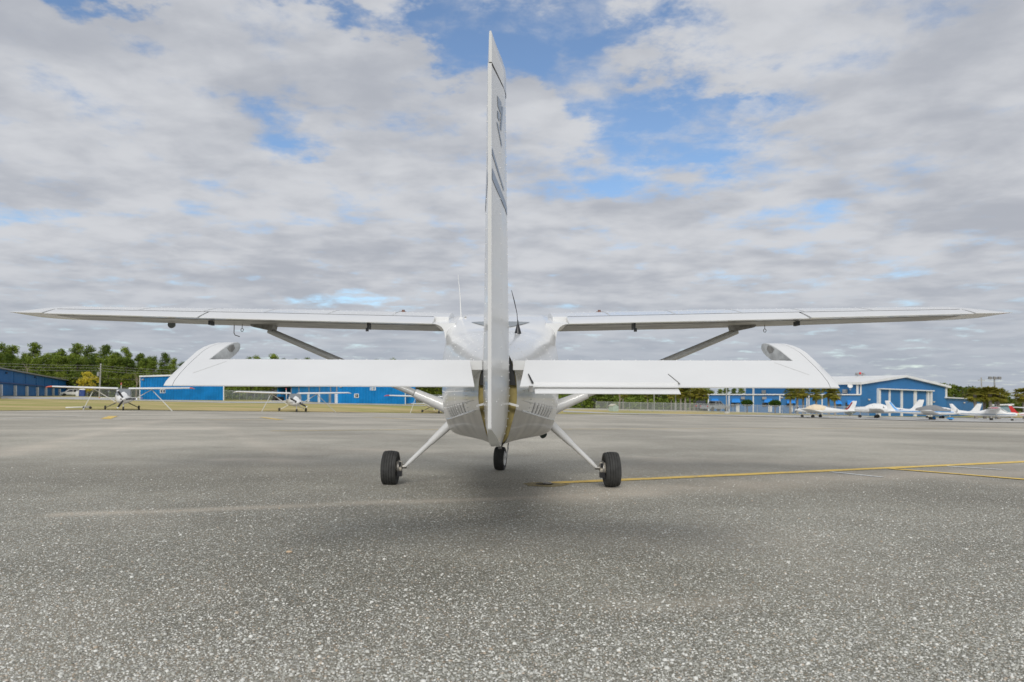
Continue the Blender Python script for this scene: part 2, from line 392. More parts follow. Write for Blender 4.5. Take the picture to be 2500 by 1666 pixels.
def seg_mask(pts, width, amp, seed, rough=.7):
    P = [gp(*q) for q in pts]; out = np.zeros_like(AX)
    wx = AX + (fbm(AX * .9, AY * .9, seed) - .5) * width * 1.5; wy = AY + (fbm(AX * .9 + 9, AY * .9, seed + 3) - .5) * width * 1.5
    for a, b in zip(P, P[1:]):
        dx, dy = b.x - a.x, b.y - a.y; l2 = dx * dx + dy * dy
        tt = np.clip(((wx - a.x) * dx + (wy - a.y) * dy) / l2, 0, 1)
        d = np.hypot(wx - a.x - tt * dx, wy - a.y - tt * dy); out = np.maximum(out, np.exp(-(d / width) ** 2))
    return amp * out * (1 - rough + rough * 2 * fbm(AX * 2.2, AY * 2.2, seed + 5))
sand = np.zeros_like(AX)
for a in [([(150, 1256), (560, 1243), (800, 1232), (1100, 1222), (1340, 1211), (1720, 1192)], .11, .75, 11),
          ([(1340, 1211), (1720, 1192), (2100, 1165), (2560, 1150)], .5, .7, 21), ([(1640, 1122), (2000, 1132), (2500, 1128)], .55, .45, 31),
          ([(0, 1112), (150, 1078), (420, 1022)], .3, .45, 41), ([(500, 1030), (640, 1085), (720, 1110)], .3, .3, 45),
          ([(560, 1122), (710, 1126)], .35, .6, 51), ([(860, 1098), (1010, 1104)], .4, .5, 61), ([(960, 1064), (620, 1066)], .4, .35, 65),
          ([(2050, 1150), (2500, 1185)], .35, .4, 71), ([(1500, 1480), (1760, 1470)], .12, .3, 81), ([(0, 1050), (500, 1048)], .6, .3, 85),
          ([(1560, 1115), (1600, 1117)], .2, .5, 95)]:
    sand = np.maximum(sand, seg_mask(*a))
sand = np.clip(sand + np.clip((fbm(AX * .35, AY * .35, 5) - .55) * 1.6, 0, .4) * .7, 0, 1)
at_ = apron.data.attributes.new('sand', 'FLOAT', 'POINT'); at_.data.foreach_set('value', sand.ravel().astype(np.float32))
def loose_stones(n):
    """pale stones standing proud of the worn surface, nearest part of the apron"""
    rg = np.random.default_rng(17)
    D = 1 / (1 / 10.5 + rg.random(n) * (1 / 2.2 - 1 / 10.5)); X = (rg.random(n) * 2 - 1) * .86 * D + .1
    R = np.clip(np.exp(rg.normal(math.log(.0037), .40, n)), .0022, .013); H = R * rg.uniform(.45, .95, n); rot = rg.random(n) * 6.28; el_ = rg.uniform(.7, 1.0, n)
    tone = rg.random(n) ** .8 * np.where(rg.random(n) < .72, 1.0, .35); tan = (rg.random(n) < .06).astype(float)
    K = 5; a = np.arange(K) * 2 * math.pi / K; V = []
    for rr, hh in ((1.0, -.15), (.80, .68)):
        jit = 1 + rg.normal(0, .12, (n, K)); lx = np.cos(a)[None] * R[:, None] * rr * jit; ly = np.sin(a)[None] * R[:, None] * rr * el_[:, None] * jit
        V.append(np.stack([lx * np.cos(rot)[:, None] - ly * np.sin(rot)[:, None], lx * np.sin(rot)[:, None] + ly * np.cos(rot)[:, None], np.repeat((H * hh)[:, None], K, 1)], -1))
    V = np.concatenate(V + [np.stack([R * 0, R * 0, H * 1.02], -1)[:, None]], 1)      # n, 3K+1, 3
    Z0 = zg(X, D); V = V + np.stack([X, D, Z0], -1)[:, None]
    nv = 2 * K + 1; q = [(r * K + k, r * K + (k + 1) % K, (r + 1) * K + (k + 1) % K, (r + 1) * K + k) for r in (0,) for k in range(K)]; t3 = [(K + k, K + (k + 1) % K, 2 * K) for k in range(K)]
    loc = np.array([i for f in q for i in f] + [i for f in t3 for i in f]); tot = np.array([4] * len(q) + [3] * len(t3)); st = np.concatenate([[0], np.cumsum(tot)[:-1]])
    li = (loc[None] + (np.arange(n) * nv)[:, None]).ravel(); ls = (st[None] + (np.arange(n) * len(loc))[:, None]).ravel(); lt = np.tile(tot, n)
    me = bpy.data.meshes.new('gravel'); me.vertices.add(n * nv); me.vertices.foreach_set('co', V.ravel()); me.loops.add(len(li)); me.loops.foreach_set('vertex_index', li)
    me.polygons.add(len(ls)); me.polygons.foreach_set('loop_start', ls); me.polygons.foreach_set('loop_total', lt); me.polygons.foreach_set('use_smooth', np.ones(len(ls), bool)); me.update(); me.validate()
    for nm, val in (('tone', tone), ('tan', tan)): me.attributes.new(nm, 'FLOAT', 'POINT').data.foreach_set('value', np.repeat(val, nv).astype(np.float32))
    m = bpy.data.materials.new('limestone_chips'); m.use_nodes = True; t = NT(m.node_tree); p = m.node_tree.nodes['Principled BSDF']
    c = t.mix(t.new('ShaderNodeAttribute', _attribute_name='tone').outputs['Fac'], (.25, .245, .20), (.80, .795, .74)); c = t.mix(t.m('MULTIPLY', t.new('ShaderNodeAttribute', _attribute_name='tan').outputs['Fac'], .7), c, (.50, .39, .28))
    t.put(p.inputs['Base Color'], c); p.inputs['Roughness'].default_value = .75; me.materials.append(m)
    o = bpy.data.objects.new('gravel', me); COL.objects.link(o); o['kind'] = 'stuff'; o['label'] = 'pale stone chips standing out of the worn asphalt'
loose_stones(115000)
terr, _, _ = sheet_grid(np.concatenate([-np.geomspace(3000, 150, 25), np.linspace(-140, 140, 71), np.geomspace(150, 3000, 25)]),
                  np.concatenate([-np.geomspace(1500, 70, 15), np.linspace(-60, 340, 90), np.geomspace(360, 4000, 30)]), -.14, 'ground', GRASSG)

def strip(name, near, far, off, m, nx=60, ny=6, kind='structure'):
    """sheet draped on the ground between two outlines given as picture points"""
    def samp(pl, u):
        x = pl[0][0] + (pl[-1][0] - pl[0][0]) * u
        for a, b in zip(pl, pl[1:]):
            if x <= b[0] or b is pl[-1]:
                f = (x - a[0]) / (b[0] - a[0]); return x, a[1] + (b[1] - a[1]) * f
    b = MB()
    cols = []
    for i in range(nx + 1):
        p, q = gp(*samp(near, i / nx)), gp(*samp(far, i / nx)); c = []
        for j in range(ny + 1):
            x = p.x + (q.x - p.x) * j / ny; y = p.y + (q.y - p.y) * j / ny; c.append(Vector((x, y, zg1(x, y) + off)))
        cols.append(c)
    b.loft(cols, False, False, closed=False)
    o = b.build(name, m, smooth=60)
    if kind: o['kind'] = kind
    return o
strip('grass_verge', [(-260, 1006), (60, 1003), (200, 1001.5), (300, 1001.5), (715, 1006), (1040, 1009.5), (1300, 1010.5), (1560, 1013)],
      [(-260, 968), (0, 966.8), (160, 966), (340, 974), (545, 978), (690, 978), (826, 984), (990, 987), (1200, 990), (1370, 1000), (1560, 1002)], .025, GRASS, 110, 10)
strip('concrete_taxiway', [(-260, 974), (0, 974.5), (110, 975), (250, 977.5), (340, 979.5), (545, 984.5), (690, 985.5), (860, 988.5), (990, 991.6), (1080, 993)],
      [(-260, 969.5), (0, 969.4), (110, 970.5), (215, 970), (340, 977), (545, 981.2), (690, 982), (860, 986.6), (990, 989.8), (1080, 991.4)], .05, CONC, 80, 3)
strip('grass_strip', [(1500, 1011.2), (1700, 1012.2), (1930, 1014.0), (2100, 1017.4), (2560, 1021)], [(1500, 1003), (1700, 1004), (1930, 1010.5), (2100, 1014.2), (2560, 1016)], .03, GRASS, 60, 4)
strip('concrete_taxiway', [(1375, 1007), (1500, 1011.6), (1700, 1015), (1900, 1019.0), (2100, 1024.5), (2300, 1030.0), (2560, 1034)],
      [(1375, 1003.5), (1500, 1009.4), (1700, 1013.0), (1900, 1014.6), (2100, 1017.8), (2300, 1020.4), (2560, 1022)], .055, CONC, 70, 4)

def line(name, pts, width, m, off=.012):
    P = [gp(*q) for q in pts]; fine = []
    for a, b in zip(P, P[1:]):
        n = max(2, int((b - a).length / .6))
        fine += [a + (b - a) * (k / n) for k in range(n)]
    fine.append(P[-1]); b = MB(); rings = []
    for i, p in enumerate(fine):
        d = (fine[min(i + 1, len(fine) - 1)] - fine[max(i - 1, 0)]); s_ = Vector((-d.y, d.x, 0)).normalized() * width / 2
        w = 1 + .06 * math.sin(i * 2.3) + .05 * random.uniform(-1, 1)
        rings.append([Vector((q.x, q.y, zg1(q.x, q.y) + (off * .5 if q.y < 14 and abs(q.x) < 14 else off))) for q in (p - s_ * w, p + s_ * w)])
    b.loft(rings, False, False, closed=False); o = b.build(name, m); o['kind'] = 'structure'; return o
line('painted_line', [(1338, 1180.5), (1600, 1169), (1900, 1155.5), (2200, 1142), (2640, 1122)], .20, YELLOWP)
line('painted_line', [(2172, 1145.5), (2330, 1158), (2640, 1183)], .13, YELLOWP, .019)
line('painted_line', [(2028, 1153), (2154, 1166)], .09, LINEW)
line('painted_line', [(2312, 1139), (2446, 1147.5)], .10, LINEW)
for q, w, m_ in [([(660, 1053.5), (1000, 1050), (1500, 1048.5), (2000, 1047), (2330, 1046.4), (2560, 1046)], .10, YELLOWP), ([(639, 1019.6), (686, 1025.8)], .30, YELLOWP), ([(258, 1023.5), (277, 1016.5)], .42, YELLOWP),
                 ([(500, 1025.5), (704, 1025.8)], .14, YELLOWP), ([(909, 1019.6), (1010, 1025.2)], .18, YELLOWP), ([(1400, 1021.5), (1530, 1024), (1620, 1025.5)], .16, YELLOWP),
                 ([(1740, 1028), (1840, 1029)], .16, YELLOWP), ([(0, 1024), (200, 1015.5)], .12, LINEW)]:
    line('painted_line', q, w, m_)

# ------------------------------------------------------------------ the main aircraft
def airfoil(n=14, t=.13, cam_=.03):
    """upper TE->LE then lower LE->TE, unit chord, x=0 at TE, 1 at LE"""
    xs_ = [.5 * (1 - math.cos(math.pi * k / n)) for k in range(n + 1)]
    def th(x): return 5 * t * (.2969 * math.sqrt(x) - .126 * x - .3516 * x ** 2 + .2843 * x ** 3 - .1015 * x ** 4) + .0012
    def cm(x): return cam_ / .16 * (.8 * x - x * x) if x < .4 else cam_ / .36 * (.2 + .8 * x - x * x)
    up = [(1 - x, cm(x) + th(x)) for x in xs_[::-1]]; lo = [(1 - x, cm(x) - th(x)) for x in xs_[1:]]
    return up, lo
AF_UP, AF_LO = airfoil()
def af_y(side, xf):
    pts = sorted(AF_UP if side > 0 else [(1.0, .0)] + AF_LO)
    for a, b in zip(pts, pts[1:]):
        if a[0] <= xf <= b[0]: return a[1] + (b[1] - a[1]) * (xf - a[0]) / max(1e-9, b[0] - a[0])
    return pts[-1][1]
# wing stations: u, TE v, TE z, chord, incidence(deg)
WST = [(.0, 4.42, 1.842, 1.63, 3.6), (2.55, 4.42, 1.900, 1.63, 3.6), (5.15, 4.38, 1.962, 1.15, 3.5)]
def wstat(u):
    u = abs(u)
    for a, b in zip(WST, WST[1:]):
        if u <= b[0] or b is WST[-1]:
            f = (u - a[0]) / (b[0] - a[0]); return [a[i] + (b[i] - a[i]) * f for i in range(1, 5)]
def wpt(u, xf, yf):
    te, z, c, inc = wstat(u); ci, si = math.cos(rad(inc)), math.sin(rad(inc))
    return Vector((u, te + c * (xf * ci - yf * si), z + c * (xf * si + yf * ci)))
HX = .20
def wing_section(u, lo_x, hi_x, n=16):
    xs_ = [lo_x + (hi_x - lo_x) * .5 * (1 - math.cos(math.pi * k / n)) for k in range(n + 1)]
    return [wpt(u, x, af_y(1, x)) for x in xs_] + [wpt(u, x, af_y(-1, x)) for x in xs_[::-1]]

MAIN = thing('light_aircraft', 'large white high-wing light aircraft seen from behind, closest on the apron', 'aircraft',
             (.090, 3.9, 0), rot=Euler((0, rad(-.28), rad(-1.7))))
def mp(name, mb, m, parent=None, smooth=35, **k): return mb.build(name, m, parent or MAIN, smooth, **k)
# fuselage: half profiles from keel to crown
FU = [(.30, [(0, .775), (.035, .785), (.06, .83), (.085, .92), (.10, .975), (.107, 1.03), (.107, 1.08), (.103, 1.14), (.09, 1.2), (.075, 1.25), (.05, 1.29), (0, 1.305)]),
      (2.9, [(0, .655), (.17, .66), (.30, .69), (.385, .755), (.43, .845), (.475, .94), (.492, 1.08), (.492, 1.25), (.468, 1.40), (.375, 1.535), (.21, 1.602), (0, 1.622)]),
      (3.95, [(0, .612), (.26, .618), (.43, .645), (.52, .70), (.562, .80), (.59, .92), (.605, 1.1), (.607, 1.3), (.595, 1.48), (.53, 1.605), (.34, 1.69), (0, 1.715)]),
      (4.42, [(0, .60), (.28, .606), (.45, .632), (.54, .69), (.58, .79), (.60, .92), (.608, 1.1), (.612, 1.35), (.61, 1.60), (.592, 1.765), (.45, 1.845), (0, 1.866)]),
      (4.9, [(0, .595), (.28, .60), (.45, .625), (.54, .68), (.58, .78), (.60, .92), (.605, 1.1), (.61, 1.35), (.61, 1.62), (.608, 1.84), (.50, 1.985), (0, 2.0)]),
      (5.5, [(0, .595), (.28, .60), (.45, .625), (.54, .68), (.58, .78), (.60, .92), (.605, 1.1), (.61, 1.35), (.61, 1.62), (.608, 1.9), (.55, 2.045), (0, 2.06)]),
      (6.0, [(0, .605), (.27, .61), (.43, .64), (.52, .70), (.56, .79), (.585, .92), (.595, 1.1), (.60, 1.3), (.60, 1.5), (.59, 1.8), (.50, 1.98), (0, 2.0)]),
      (6.55, [(0, .63), (.2, .64), (.36, .67), (.46, .72), (.52, .8), (.55, .92), (.56, 1.05), (.555, 1.2), (.53, 1.3), (.46, 1.39), (.28, 1.45), (0, 1.47)]),
      (7.5, [(0, .66), (.18, .67), (.3, .69), (.38, .74), (.43, .82), (.45, .92), (.45, 1.02), (.44, 1.12), (.41, 1.21), (.34, 1.28), (.2, 1.32), (0, 1.33)]),
      (7.85, [(0, .80), (.12, .8), (.2, .82), (.26, .86), (.3, .9), (.31, .96), (.31, 1.02), (.3, 1.08), (.27, 1.14), (.22, 1.18), (.13, 1.21), (0, 1.21)])]
def _cr(p0, p1, p2, p3, g):
    return .5 * (2 * p1 + (p2 - p0) * g + (2 * p0 - 5 * p1 + 4 * p2 - p3) * g * g + (3 * p1 - p0 - 3 * p2 + p3) * g ** 3)
def _prof(pts, t):
    """smooth curve through the profile, with a crease at position 4"""
    i = min(int(t), 10); g = t - i; lo, hi = (0, 4) if t < 4 else (4, 11)
    q = [Vector(pts[max(lo, min(hi, i + k))]) for k in (-1, 0, 1, 2)]
    if lo == 0 and i == 0: q[0] = Vector((-pts[1][0], pts[1][1]))
    if i == 10: q[3] = Vector((-pts[10][0], pts[10][1]))
    return _cr(*q, g)
def fu(v, t, out=0.0, side=1):
    """point on the skin at station v, profile position t (0 keel .. 11 crown)"""
    for a, b in zip(FU, FU[1:]):
        if v <= b[0] or b is FU[-1]:
            f = (v - a[0]) / (b[0] - a[0]); P_ = lambda t_: _prof(a[1], t_) * (1 - f) + _prof(b[1], t_) * f
            p = P_(t); d = P_(min(11, t + .05)) - P_(max(0, t - .05)); nrm = Vector((d.y, -d.x)).normalized()
            return Vector((side * (p.x + nrm.x * out), v, p.y + nrm.y * out))
def fring(v, sc=1.0, t0=0.0, t1=11.0, n=33):
    R_ = [fu(v, t) for t in np.linspace(t0, t1, n)]; L_ = [Vector((-p.x, p.y, p.z)) for p in (R_ if t0 > 0 or t1 < 11 else R_[1:-1])]
    r = R_ + L_[::-1] if t0 == 0 and t1 == 11 else (R_ + L_[::-1][1:] if t1 == 11 else L_[::-1] + R_[1:])
    if sc != 1: c = sum((p.z for p in r)) / len(r); r = [Vector((p.x * sc, p.y, c + (p.z - c) * sc)) for p in r]
    return r
vs_ = list(np.linspace(.3, 2.9, 8)) + [3.25, 3.6, 3.95, 4.18, 4.42, 4.65, 4.9, 5.2, 5.5, 5.75, 6.0, 6.3, 6.55, 7.0, 7.5, 7.7, 7.85]
mp('fuselage', MB().loft([fring(v, t0=4.0, n=24) for v in vs_], False, False, closed=False), WHITE, smooth=50)
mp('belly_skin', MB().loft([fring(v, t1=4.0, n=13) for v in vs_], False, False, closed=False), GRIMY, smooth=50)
mp('firewall', MB().loft([fring(7.85), fring(7.855, .98)]), WHITE)
mp('tail_bulkhead', MB().loft([fring(.335, .97), fring(.345, .97)]), ZINC)
mp('tail_opening', MB().lathe([(.062, 0), (.062, .02)], (0, .318, .985), 'Y', 20).prism([p for p in fring(.318, .94) if p.z > 1.10], (0, -.008, 0)), DARKGAP)
for s in (-1, 1):
    mp('control_horn', MB().box((s * .088, .28, 1.0), (.06, .03, .012), Matrix.Rotation(s * .25, 3, 'Y')), WHITE)
    mp('skin_lap', MB().tube([fu(v, 4, .002, s) for v in np.linspace(.62, 3.8, 14)], .007, 6), WHITE)
    mp('rear_window_side', MB().loft([[fu(v, t, .004, s) for t in (7.3, 7.8, 8.3, 8.75)] for v in (4.5, 4.7, 4.95)], False, False, closed=False), GLASS)
    mp('door', MB().loft([[fu(v, t, .006, s) for t in (5.2, 6, 7, 7.6, 8.2, 8.8)] for v in (5.05, 5.4, 5.75, 6.05)], False, False, closed=False), WHITE)
    mp('door_window', MB().loft([[fu(v, t, .012, s) for t in (7.3, 7.8, 8.3, 8.8)] for v in (5.1, 5.5, 5.95)], False, False, closed=False), GLASS)
    mp('door_edge_seal', MB().tube([fu(5.03, t, .016, s) for t in (5.2, 6, 7, 8, 8.9)], .010, 6), DARKGAP)
# rear window: a lens tucked under the wing's trailing edge
rw = []
for k in range(13):
    x = -.29 + .58 * k / 12; dep = .30 * (1 - (x / .29) ** 2)
    t_ = 11 - abs(x) / .43; t_ = min(10.99, t_); sd = 1 if x >= 0 else -1
    rw.append([fu(4.42, t_, .006, sd), fu(4.42 - dep * .55, t_, .006, sd), fu(4.42 - dep, t_, .006, sd)])
mp('rear_window', MB().loft(rw, False, False, closed=False), GLASSL)
mp('windscreen', MB().loft([[fu(v, t, .006, s) for s, t in ((-1, 9.2), (-1, 10), (-1, 10.6), (1, 10.99), (1, 10.6), (1, 10), (1, 9.2))] for v in (6.03, 6.3, 6.52)], False, False, closed=False), GLASS)
# wings
for s in (-1, 1):
    us = [.60, 1.2, 1.9, 2.55, 3.39, 4.3, 5.15]
    mp('wing_panel', MB().loft([wing_section(s * u, HX + .012, 1.0, 18) for u in us]), WHITE, smooth=40)
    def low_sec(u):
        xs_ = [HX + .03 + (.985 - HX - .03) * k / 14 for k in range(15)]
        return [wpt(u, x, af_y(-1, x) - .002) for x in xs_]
    mp('underside_shade_skin', MB().loft([low_sec(s * u) for u in [.76] + us[1:]], False, False, closed=False), UNDER_SHADE, smooth=40)  # sheet added under the wing, underside shade painted in its colour
    def surf(u0, u1, droop):
        rings = []
        for k in range(5):
            u = s * (u0 + (u1 - u0) * k / 4); R_ = wing_section(u, 0.0, HX, 6); h = wpt(u, HX, .03)
            M_ = Matrix.Rotation(rad(droop), 3, 'X'); rings.append([h + M_ @ (p - h) for p in R_])
        return MB().loft(rings)
    mp('flap', surf(.76, 3.375, 2.2), WHITE, smooth=40)
    mp('aileron', surf(3.40, 5.13, 1.0 if s > 0 else 1.6), WHITE, smooth=40)
    gb = []
    for k in range(14):
        u = s * (.77 + (5.12 - .77) * k / 13); p = wpt(u, HX + .006, af_y(1, HX + .006)); gb.append([p + Vector((0, d_, h_)) for d_, h_ in ((-.004, -.014), (.004, -.014), (.004, .002), (-.004, .002))])
    mp('hinge_gap', MB().loft(gb), DARKGAP)
    for uj in (1.25, 2.0, 2.75, 3.45, 4.2):
        mp('skin_joint', MB().loft([[wpt(s * (uj + q), x, af_y(1, x) + .0012) for q in (0, .012)] for x in np.linspace(HX + .03, .75, 8)], False, False, closed=False), FADED)
    rw_ = MB()
    for uj in np.arange(.8, 5.1, .075):
        for x in (.30, .62): p = wpt(s * uj, x, af_y(1, x) + .0015); rw_.box(p, (.007, .007, .004))
    mp('rivets', rw_, WHITE, None, None, kind='stuff')
    tip = []
    for k, (du, sc) in enumerate([(.004, 1), (.10, .97), (.2, .88), (.28, .72), (.35, .5), (.40, .25)]):
        u = s * (5.15 + du); ring = wing_section(s * 5.15, 0.0, 1.0, 16); a = wpt(s * 5.15, .0, .0); c0 = wpt(s * 5.15, .30, .0)
        out = []
        for p in ring:
            v = a.y + .0 + (p.y - a.y) * (.55 + .45 * sc); z = a.z + .012 + (p.z - a.z - .012) * sc
            out.append(Vector((u, v, z)))
        tip.append(out)
    mp('wing_tip', MB().loft(tip), WHITE, smooth=50)
    # fairing between wing root and fuselage side
    rr = []
    for v, dz, k in ((4.412, 0, 1), (4.46, .004, 1), (4.6, .012, 1), (5.1, .045, 1)):
        te = 1.852 + (v - 4.412) * .19
        sec = [(.50, te), (.62, te - .004), (.70, te - .008), (.757, te - .010), (.757, 1.842 + dz), (.72, 1.838 + dz), (.685, 1.826 + dz), (.655, 1.806 + dz), (.634, 1.778 + dz), (.620, 1.735 + dz), (.612, 1.67 + dz), (.59, 1.66 + dz), (.50, 1.80 + dz)]
        rr.append([Vector((s * x, v, z)) for x, z in sec])
    mp('wing_root_fairing', MB().loft(rr), WHITE, smooth=50)
    # strut with cuffs
    top, bot = Vector((s * 2.87, 5.32, 1.842)), Vector((s * .595, 5.28, .885)); d = bot - top
    st = mp('wing_strut', MB().tube([top + d * f for f in (.0, .05, .5, .80)], [.055, .058, .066, .068], 12, .66, up=(0, 0, 1)), STRUT_SHADE, smooth=60)
    mp('strut_cuff', MB().tube([top + d * f for f in (.803, .86, .95, 1.02)], [.074, .082, .098, .125], 12, .76, up=(0, 0, 1)), WHITE, st, 60)
    mp('strut_bracket', MB().hexa([top + Vector(q) for q in ((-.06 * s, -.10, -.01), (.20 * s, -.06, .045), (.20 * s, .06, .045), (-.06 * s, .10, -.01))],
                                 [top + Vector(q) for q in ((-.08 * s, -.10, .07), (.22 * s, -.06, .07), (.22 * s, .06, .07), (-.08 * s, .10, .07))]), STEEL, st)
    # things under and on the wing
    mp('tie_down_ring', MB().loft([[Vector((s * 3.20, 5.3, 1.848)) + Vector((math.cos(a) * (.016 + .004 * math.cos(b)), math.sin(b) * .004, math.sin(a) * (.020 + .004 * math.cos(b)))) for b in np.linspace(0, 5.2, 6)] for a in np.linspace(0, 2 * math.pi, 13)], False, False).tube([(s * 3.20, 5.3, 1.868), (s * 3.20, 5.3, 1.92)], .004, 6), STEEL)
    mp('flap_track', MB().box((s * 1.50, 4.62, 1.835), (.02, .16, .07)).box((s * 1.51, 4.56, 1.79), (.03, .03, .04)), BLACKP)
    mp('hinge_bracket', MB().box((s * 3.39, 4.80, 1.885), (.03, .12, .05)), BLACKP)
    mp('fuel_cap', MB().lathe([(.05, 0), (.05, .012), (.02, .014), (.018, .035), (0.001, .036)], (s * 1.23, 5.52, 2.088), 'Z', 14), BROWN)
mp('pitot_tube', MB().tube([(-3.30, 5.3, 1.91), (-3.30, 5.3, 1.81), (-3.29, 5.31, 1.785), (-3.25, 5.36, 1.77)], .0055, 8), STEEL)
mp('landing_light', MB().lathe([(.05, 0), (.045, .03), (.02, .05)], (-4.2, 5.55, 1.94), 'Y', 12), GLASSL)
# stabiliser
for s in (-1, 1):
    stab = []
    for u, le, z in [(.085, 1.05, 1.218), (.8, .98, 1.220), (1.585, .88, 1.222)]:
        c = le - .285; ring = []
        for f, th in [(0, .026), (.2, .040), (.5, .050), (.8, .040), (.95, .02), (1, 0)]: ring.append(Vector((s * u, .285 + c * f, z + th - .03 * f)))
        for f, th in [(.95, .02), (.8, .040), (.5, .050), (.2, .040), (0, .026)]: ring.append(Vector((s * u, .285 + c * f, z - th - .03 * f)))
        stab.append(ring)
    mp('stabilizer', MB().loft(stab), WHITE, smooth=40)
mp('rivets', (lambda b: [b.box((u, .30, 1.2485), (.006, .006, .004)) for u in np.arange(-1.56, 1.57, .075)] and b)(MB()), WHITE, None, None, kind='stuff')
DRO = rad(20.5); HZ, HV = 1.221, .262
def el(s, u, c, up):    # span, chord position (+ forward of the hinge), height above the elevator plane
    return Vector((s * u, HV + c * math.cos(DRO) - up * math.sin(DRO) * 1, HZ + c * math.sin(DRO) + up * math.cos(DRO)))
def outer(c):
    P_ = [(-.36, 1.712), (-.30, 1.726), (-.15, 1.742), (0, 1.742), (.12, 1.735), (.22, 1.712), (.30, 1.672), (.345, 1.61), (.36, 1.575)]
    for a, b in zip(P_, P_[1:]):
        if c <= b[0]: return a[1] + (b[1] - a[1]) * (c - a[0]) / (b[0] - a[0])
    return P_[-1][1]
def ethk(c):
    P_ = [(-.36, .003), (0, .026), (.1, .036), (.2, .044), (.28, .040), (.33, .028), (.355, .012), (.36, .004)]
    for a, b in zip(P_, P_[1:]):
        if c <= b[0]: return a[1] + (b[1] - a[1]) * (c - a[0]) / (b[0] - a[0])
    return .004
def ering(s, u0, u1, c):
    t = ethk(c); return [el(s, u0, c, t), el(s, u1, c, t), el(s, u1, c, -t), el(s, u0, c, -t)]
for s in (-1, 1):
    CT = .045
    b = MB()
    b.loft([ering(s, .155 - (-c) * .11, outer(c) - CT - .003, c) for c in (-.36, -.3, -.2, -.1, 0)])
    b.loft([ering(s, 1.61 - .14 * c, outer(c) - CT - .003, c) for c in (.0005, .06, .12, .18, .24, .29, .325)])
    e = mp('elevator', b, WHITE, smooth=30)
    b = MB()
    b.loft([[el(s, outer(c) - CT, c, ethk(c)), el(s, outer(c) - .012, c, ethk(c)), el(s, outer(c), c, ethk(c) * .4), el(s, outer(c), c, -ethk(c) * .4), el(s, outer(c) - .012, c, -ethk(c)), el(s, outer(c) - CT, c, -ethk(c))] for c in (-.36, -.3, -.2, -.1, 0, .06, .12, .18, .24, .29, .325)])
    b.loft([ering(s, 1.61 - .14 * c, outer(c), c) for c in (.327, .34, .352, .36)])
    mp('elevator_tip', b, WHITE, e, 40)
    mp('skin_joint', MB().prism([el(s, 1.50, -.03, ethk(-.03) + .0006), el(s, 1.503, -.03, ethk(-.03) + .0006), el(s, 1.623, -.20, ethk(-.20) + .0006), el(s, 1.62, -.20, ethk(-.20) + .0006)], (0, 0, .0008)), mat('joint_grey', (.62, .62, .60), .4), e)
    hp = [el(s, 1.606 - .14 * c, c, k * ethk(c) * .96) for k, cs in ((1, (.012, .06, .12, .18, .24, .29, .33, .354)), (-1, (.354, .33, .29, .24, .18, .12, .06, .012))) for c in cs]
    mp('horn_end_plate', MB().prism(hp, Vector((s * .004, 0, 0))), FADED, e)
    hp2 = [el(s, 1.6035 - .14 * c, c, q * ethk(c)) for c, q in ((.2, .7), (.235, .85), (.275, .75), (.285, .1), (.25, -.2), (.22, .1))]
    mp('worn_patch', MB().prism(hp2, Vector((s * .002, 0, 0))), STEEL, e)
    mp('hinge_gap_seal', MB().box((s * .88, .276, 1.2235), (1.42, .014, .04)), DARKGAP)
# trim tab on the right elevator
b = MB()
top4 = [el(1, .165, -.215, .021), el(1, .885, -.215, .021), el(1, .915, -.33, .014), el(1, .185, -.33, .014)]
bot4 = [p - Vector((0, .002, .016)) for p in top4]
tt = mp('trim_tab', b.hexa(bot4, top4), WHITE, smooth=None)
mp('trim_tab_blade', MB().hexa([el(1, .19, -.33, -.013), el(1, .915, -.33, -.013), el(1, .915, -.405, -.021), el(1, .19, -.405, -.021)],
                                [el(1, .19, -.33, -.009), el(1, .915, -.33, -.009), el(1, .915, -.405, -.018), el(1, .19, -.405, -.018)]), WHITE, tt)
mp('trim_tab_gap', MB().prism([el(1, .160, -.215, .016), el(1, .165, -.215, .016), el(1, .186, -.335, .010), el(1, .176, -.335, .010)], (0, 0, .004)), DARKGAP, tt)
mp('trim_tab_gap', MB().prism([el(1, .888, -.216, .016), el(1, .891, -.216, .016), el(1, .923, -.345, .010), el(1, .918, -.345, .010)], (0, 0, .006)), STEEL, tt)
mp('trim_horn', MB().box((.17, -.07, 1.085), (.02, .05, .03)), STEEL, tt)
# rudder, deflected a little to the left
def rte(z): return -.10 - .35 * (z - .88) / 1.89
def rhg(z): return .285 - .33 * (z - .9) / 1.7
def rth(z):
    P_ = [(.772, .026), (.82, .042), (.90, .060), (.98, .069), (1.05, .071), (1.4, .066), (1.85, .058), (2.62, .046)]
    for a, b_ in zip(P_, P_[1:]):
        if z <= b_[0]: return a[1] + (b_[1] - a[1]) * (z - a[0]) / (b_[0] - a[0])
    return P_[-1][1]
RD = rad(4.6)
def rp(z, f, off, h=None):   # f: 0 trailing edge .. 1 hinge
    h = rhg(z) if h is None else h; t0 = rte(z); v = t0 + (h - t0) * f; dv = v - h
    return Vector((-.006 + off + math.sin(RD) * dv, v, z))
def rhalf(z, f):
    t, a = rth(z), .008
    for (f0, h0), (f1, h1) in zip(((0, a), (.45, a + (t - a) * .52), (.8, t * .93), (1, t)), ((.45, a + (t - a) * .52), (.8, t * .93), (1, t), (1.01, t))):
        if f <= f1: return h0 + (h1 - h0) * (f - f0) / (f1 - f0)
    return t
def rring(z, cut=0.0):
    t = rth(z); fs = [cut, cut + (1 - cut) * .45, cut + (1 - cut) * .8, 1]
    return [rp(z, f, rhalf(z, f)) for f in fs] + [rp(z, 1.08, t * .5), rp(z, 1.08, -t * .5)] + [rp(z, f, -rhalf(z, f)) for f in fs[::-1]]
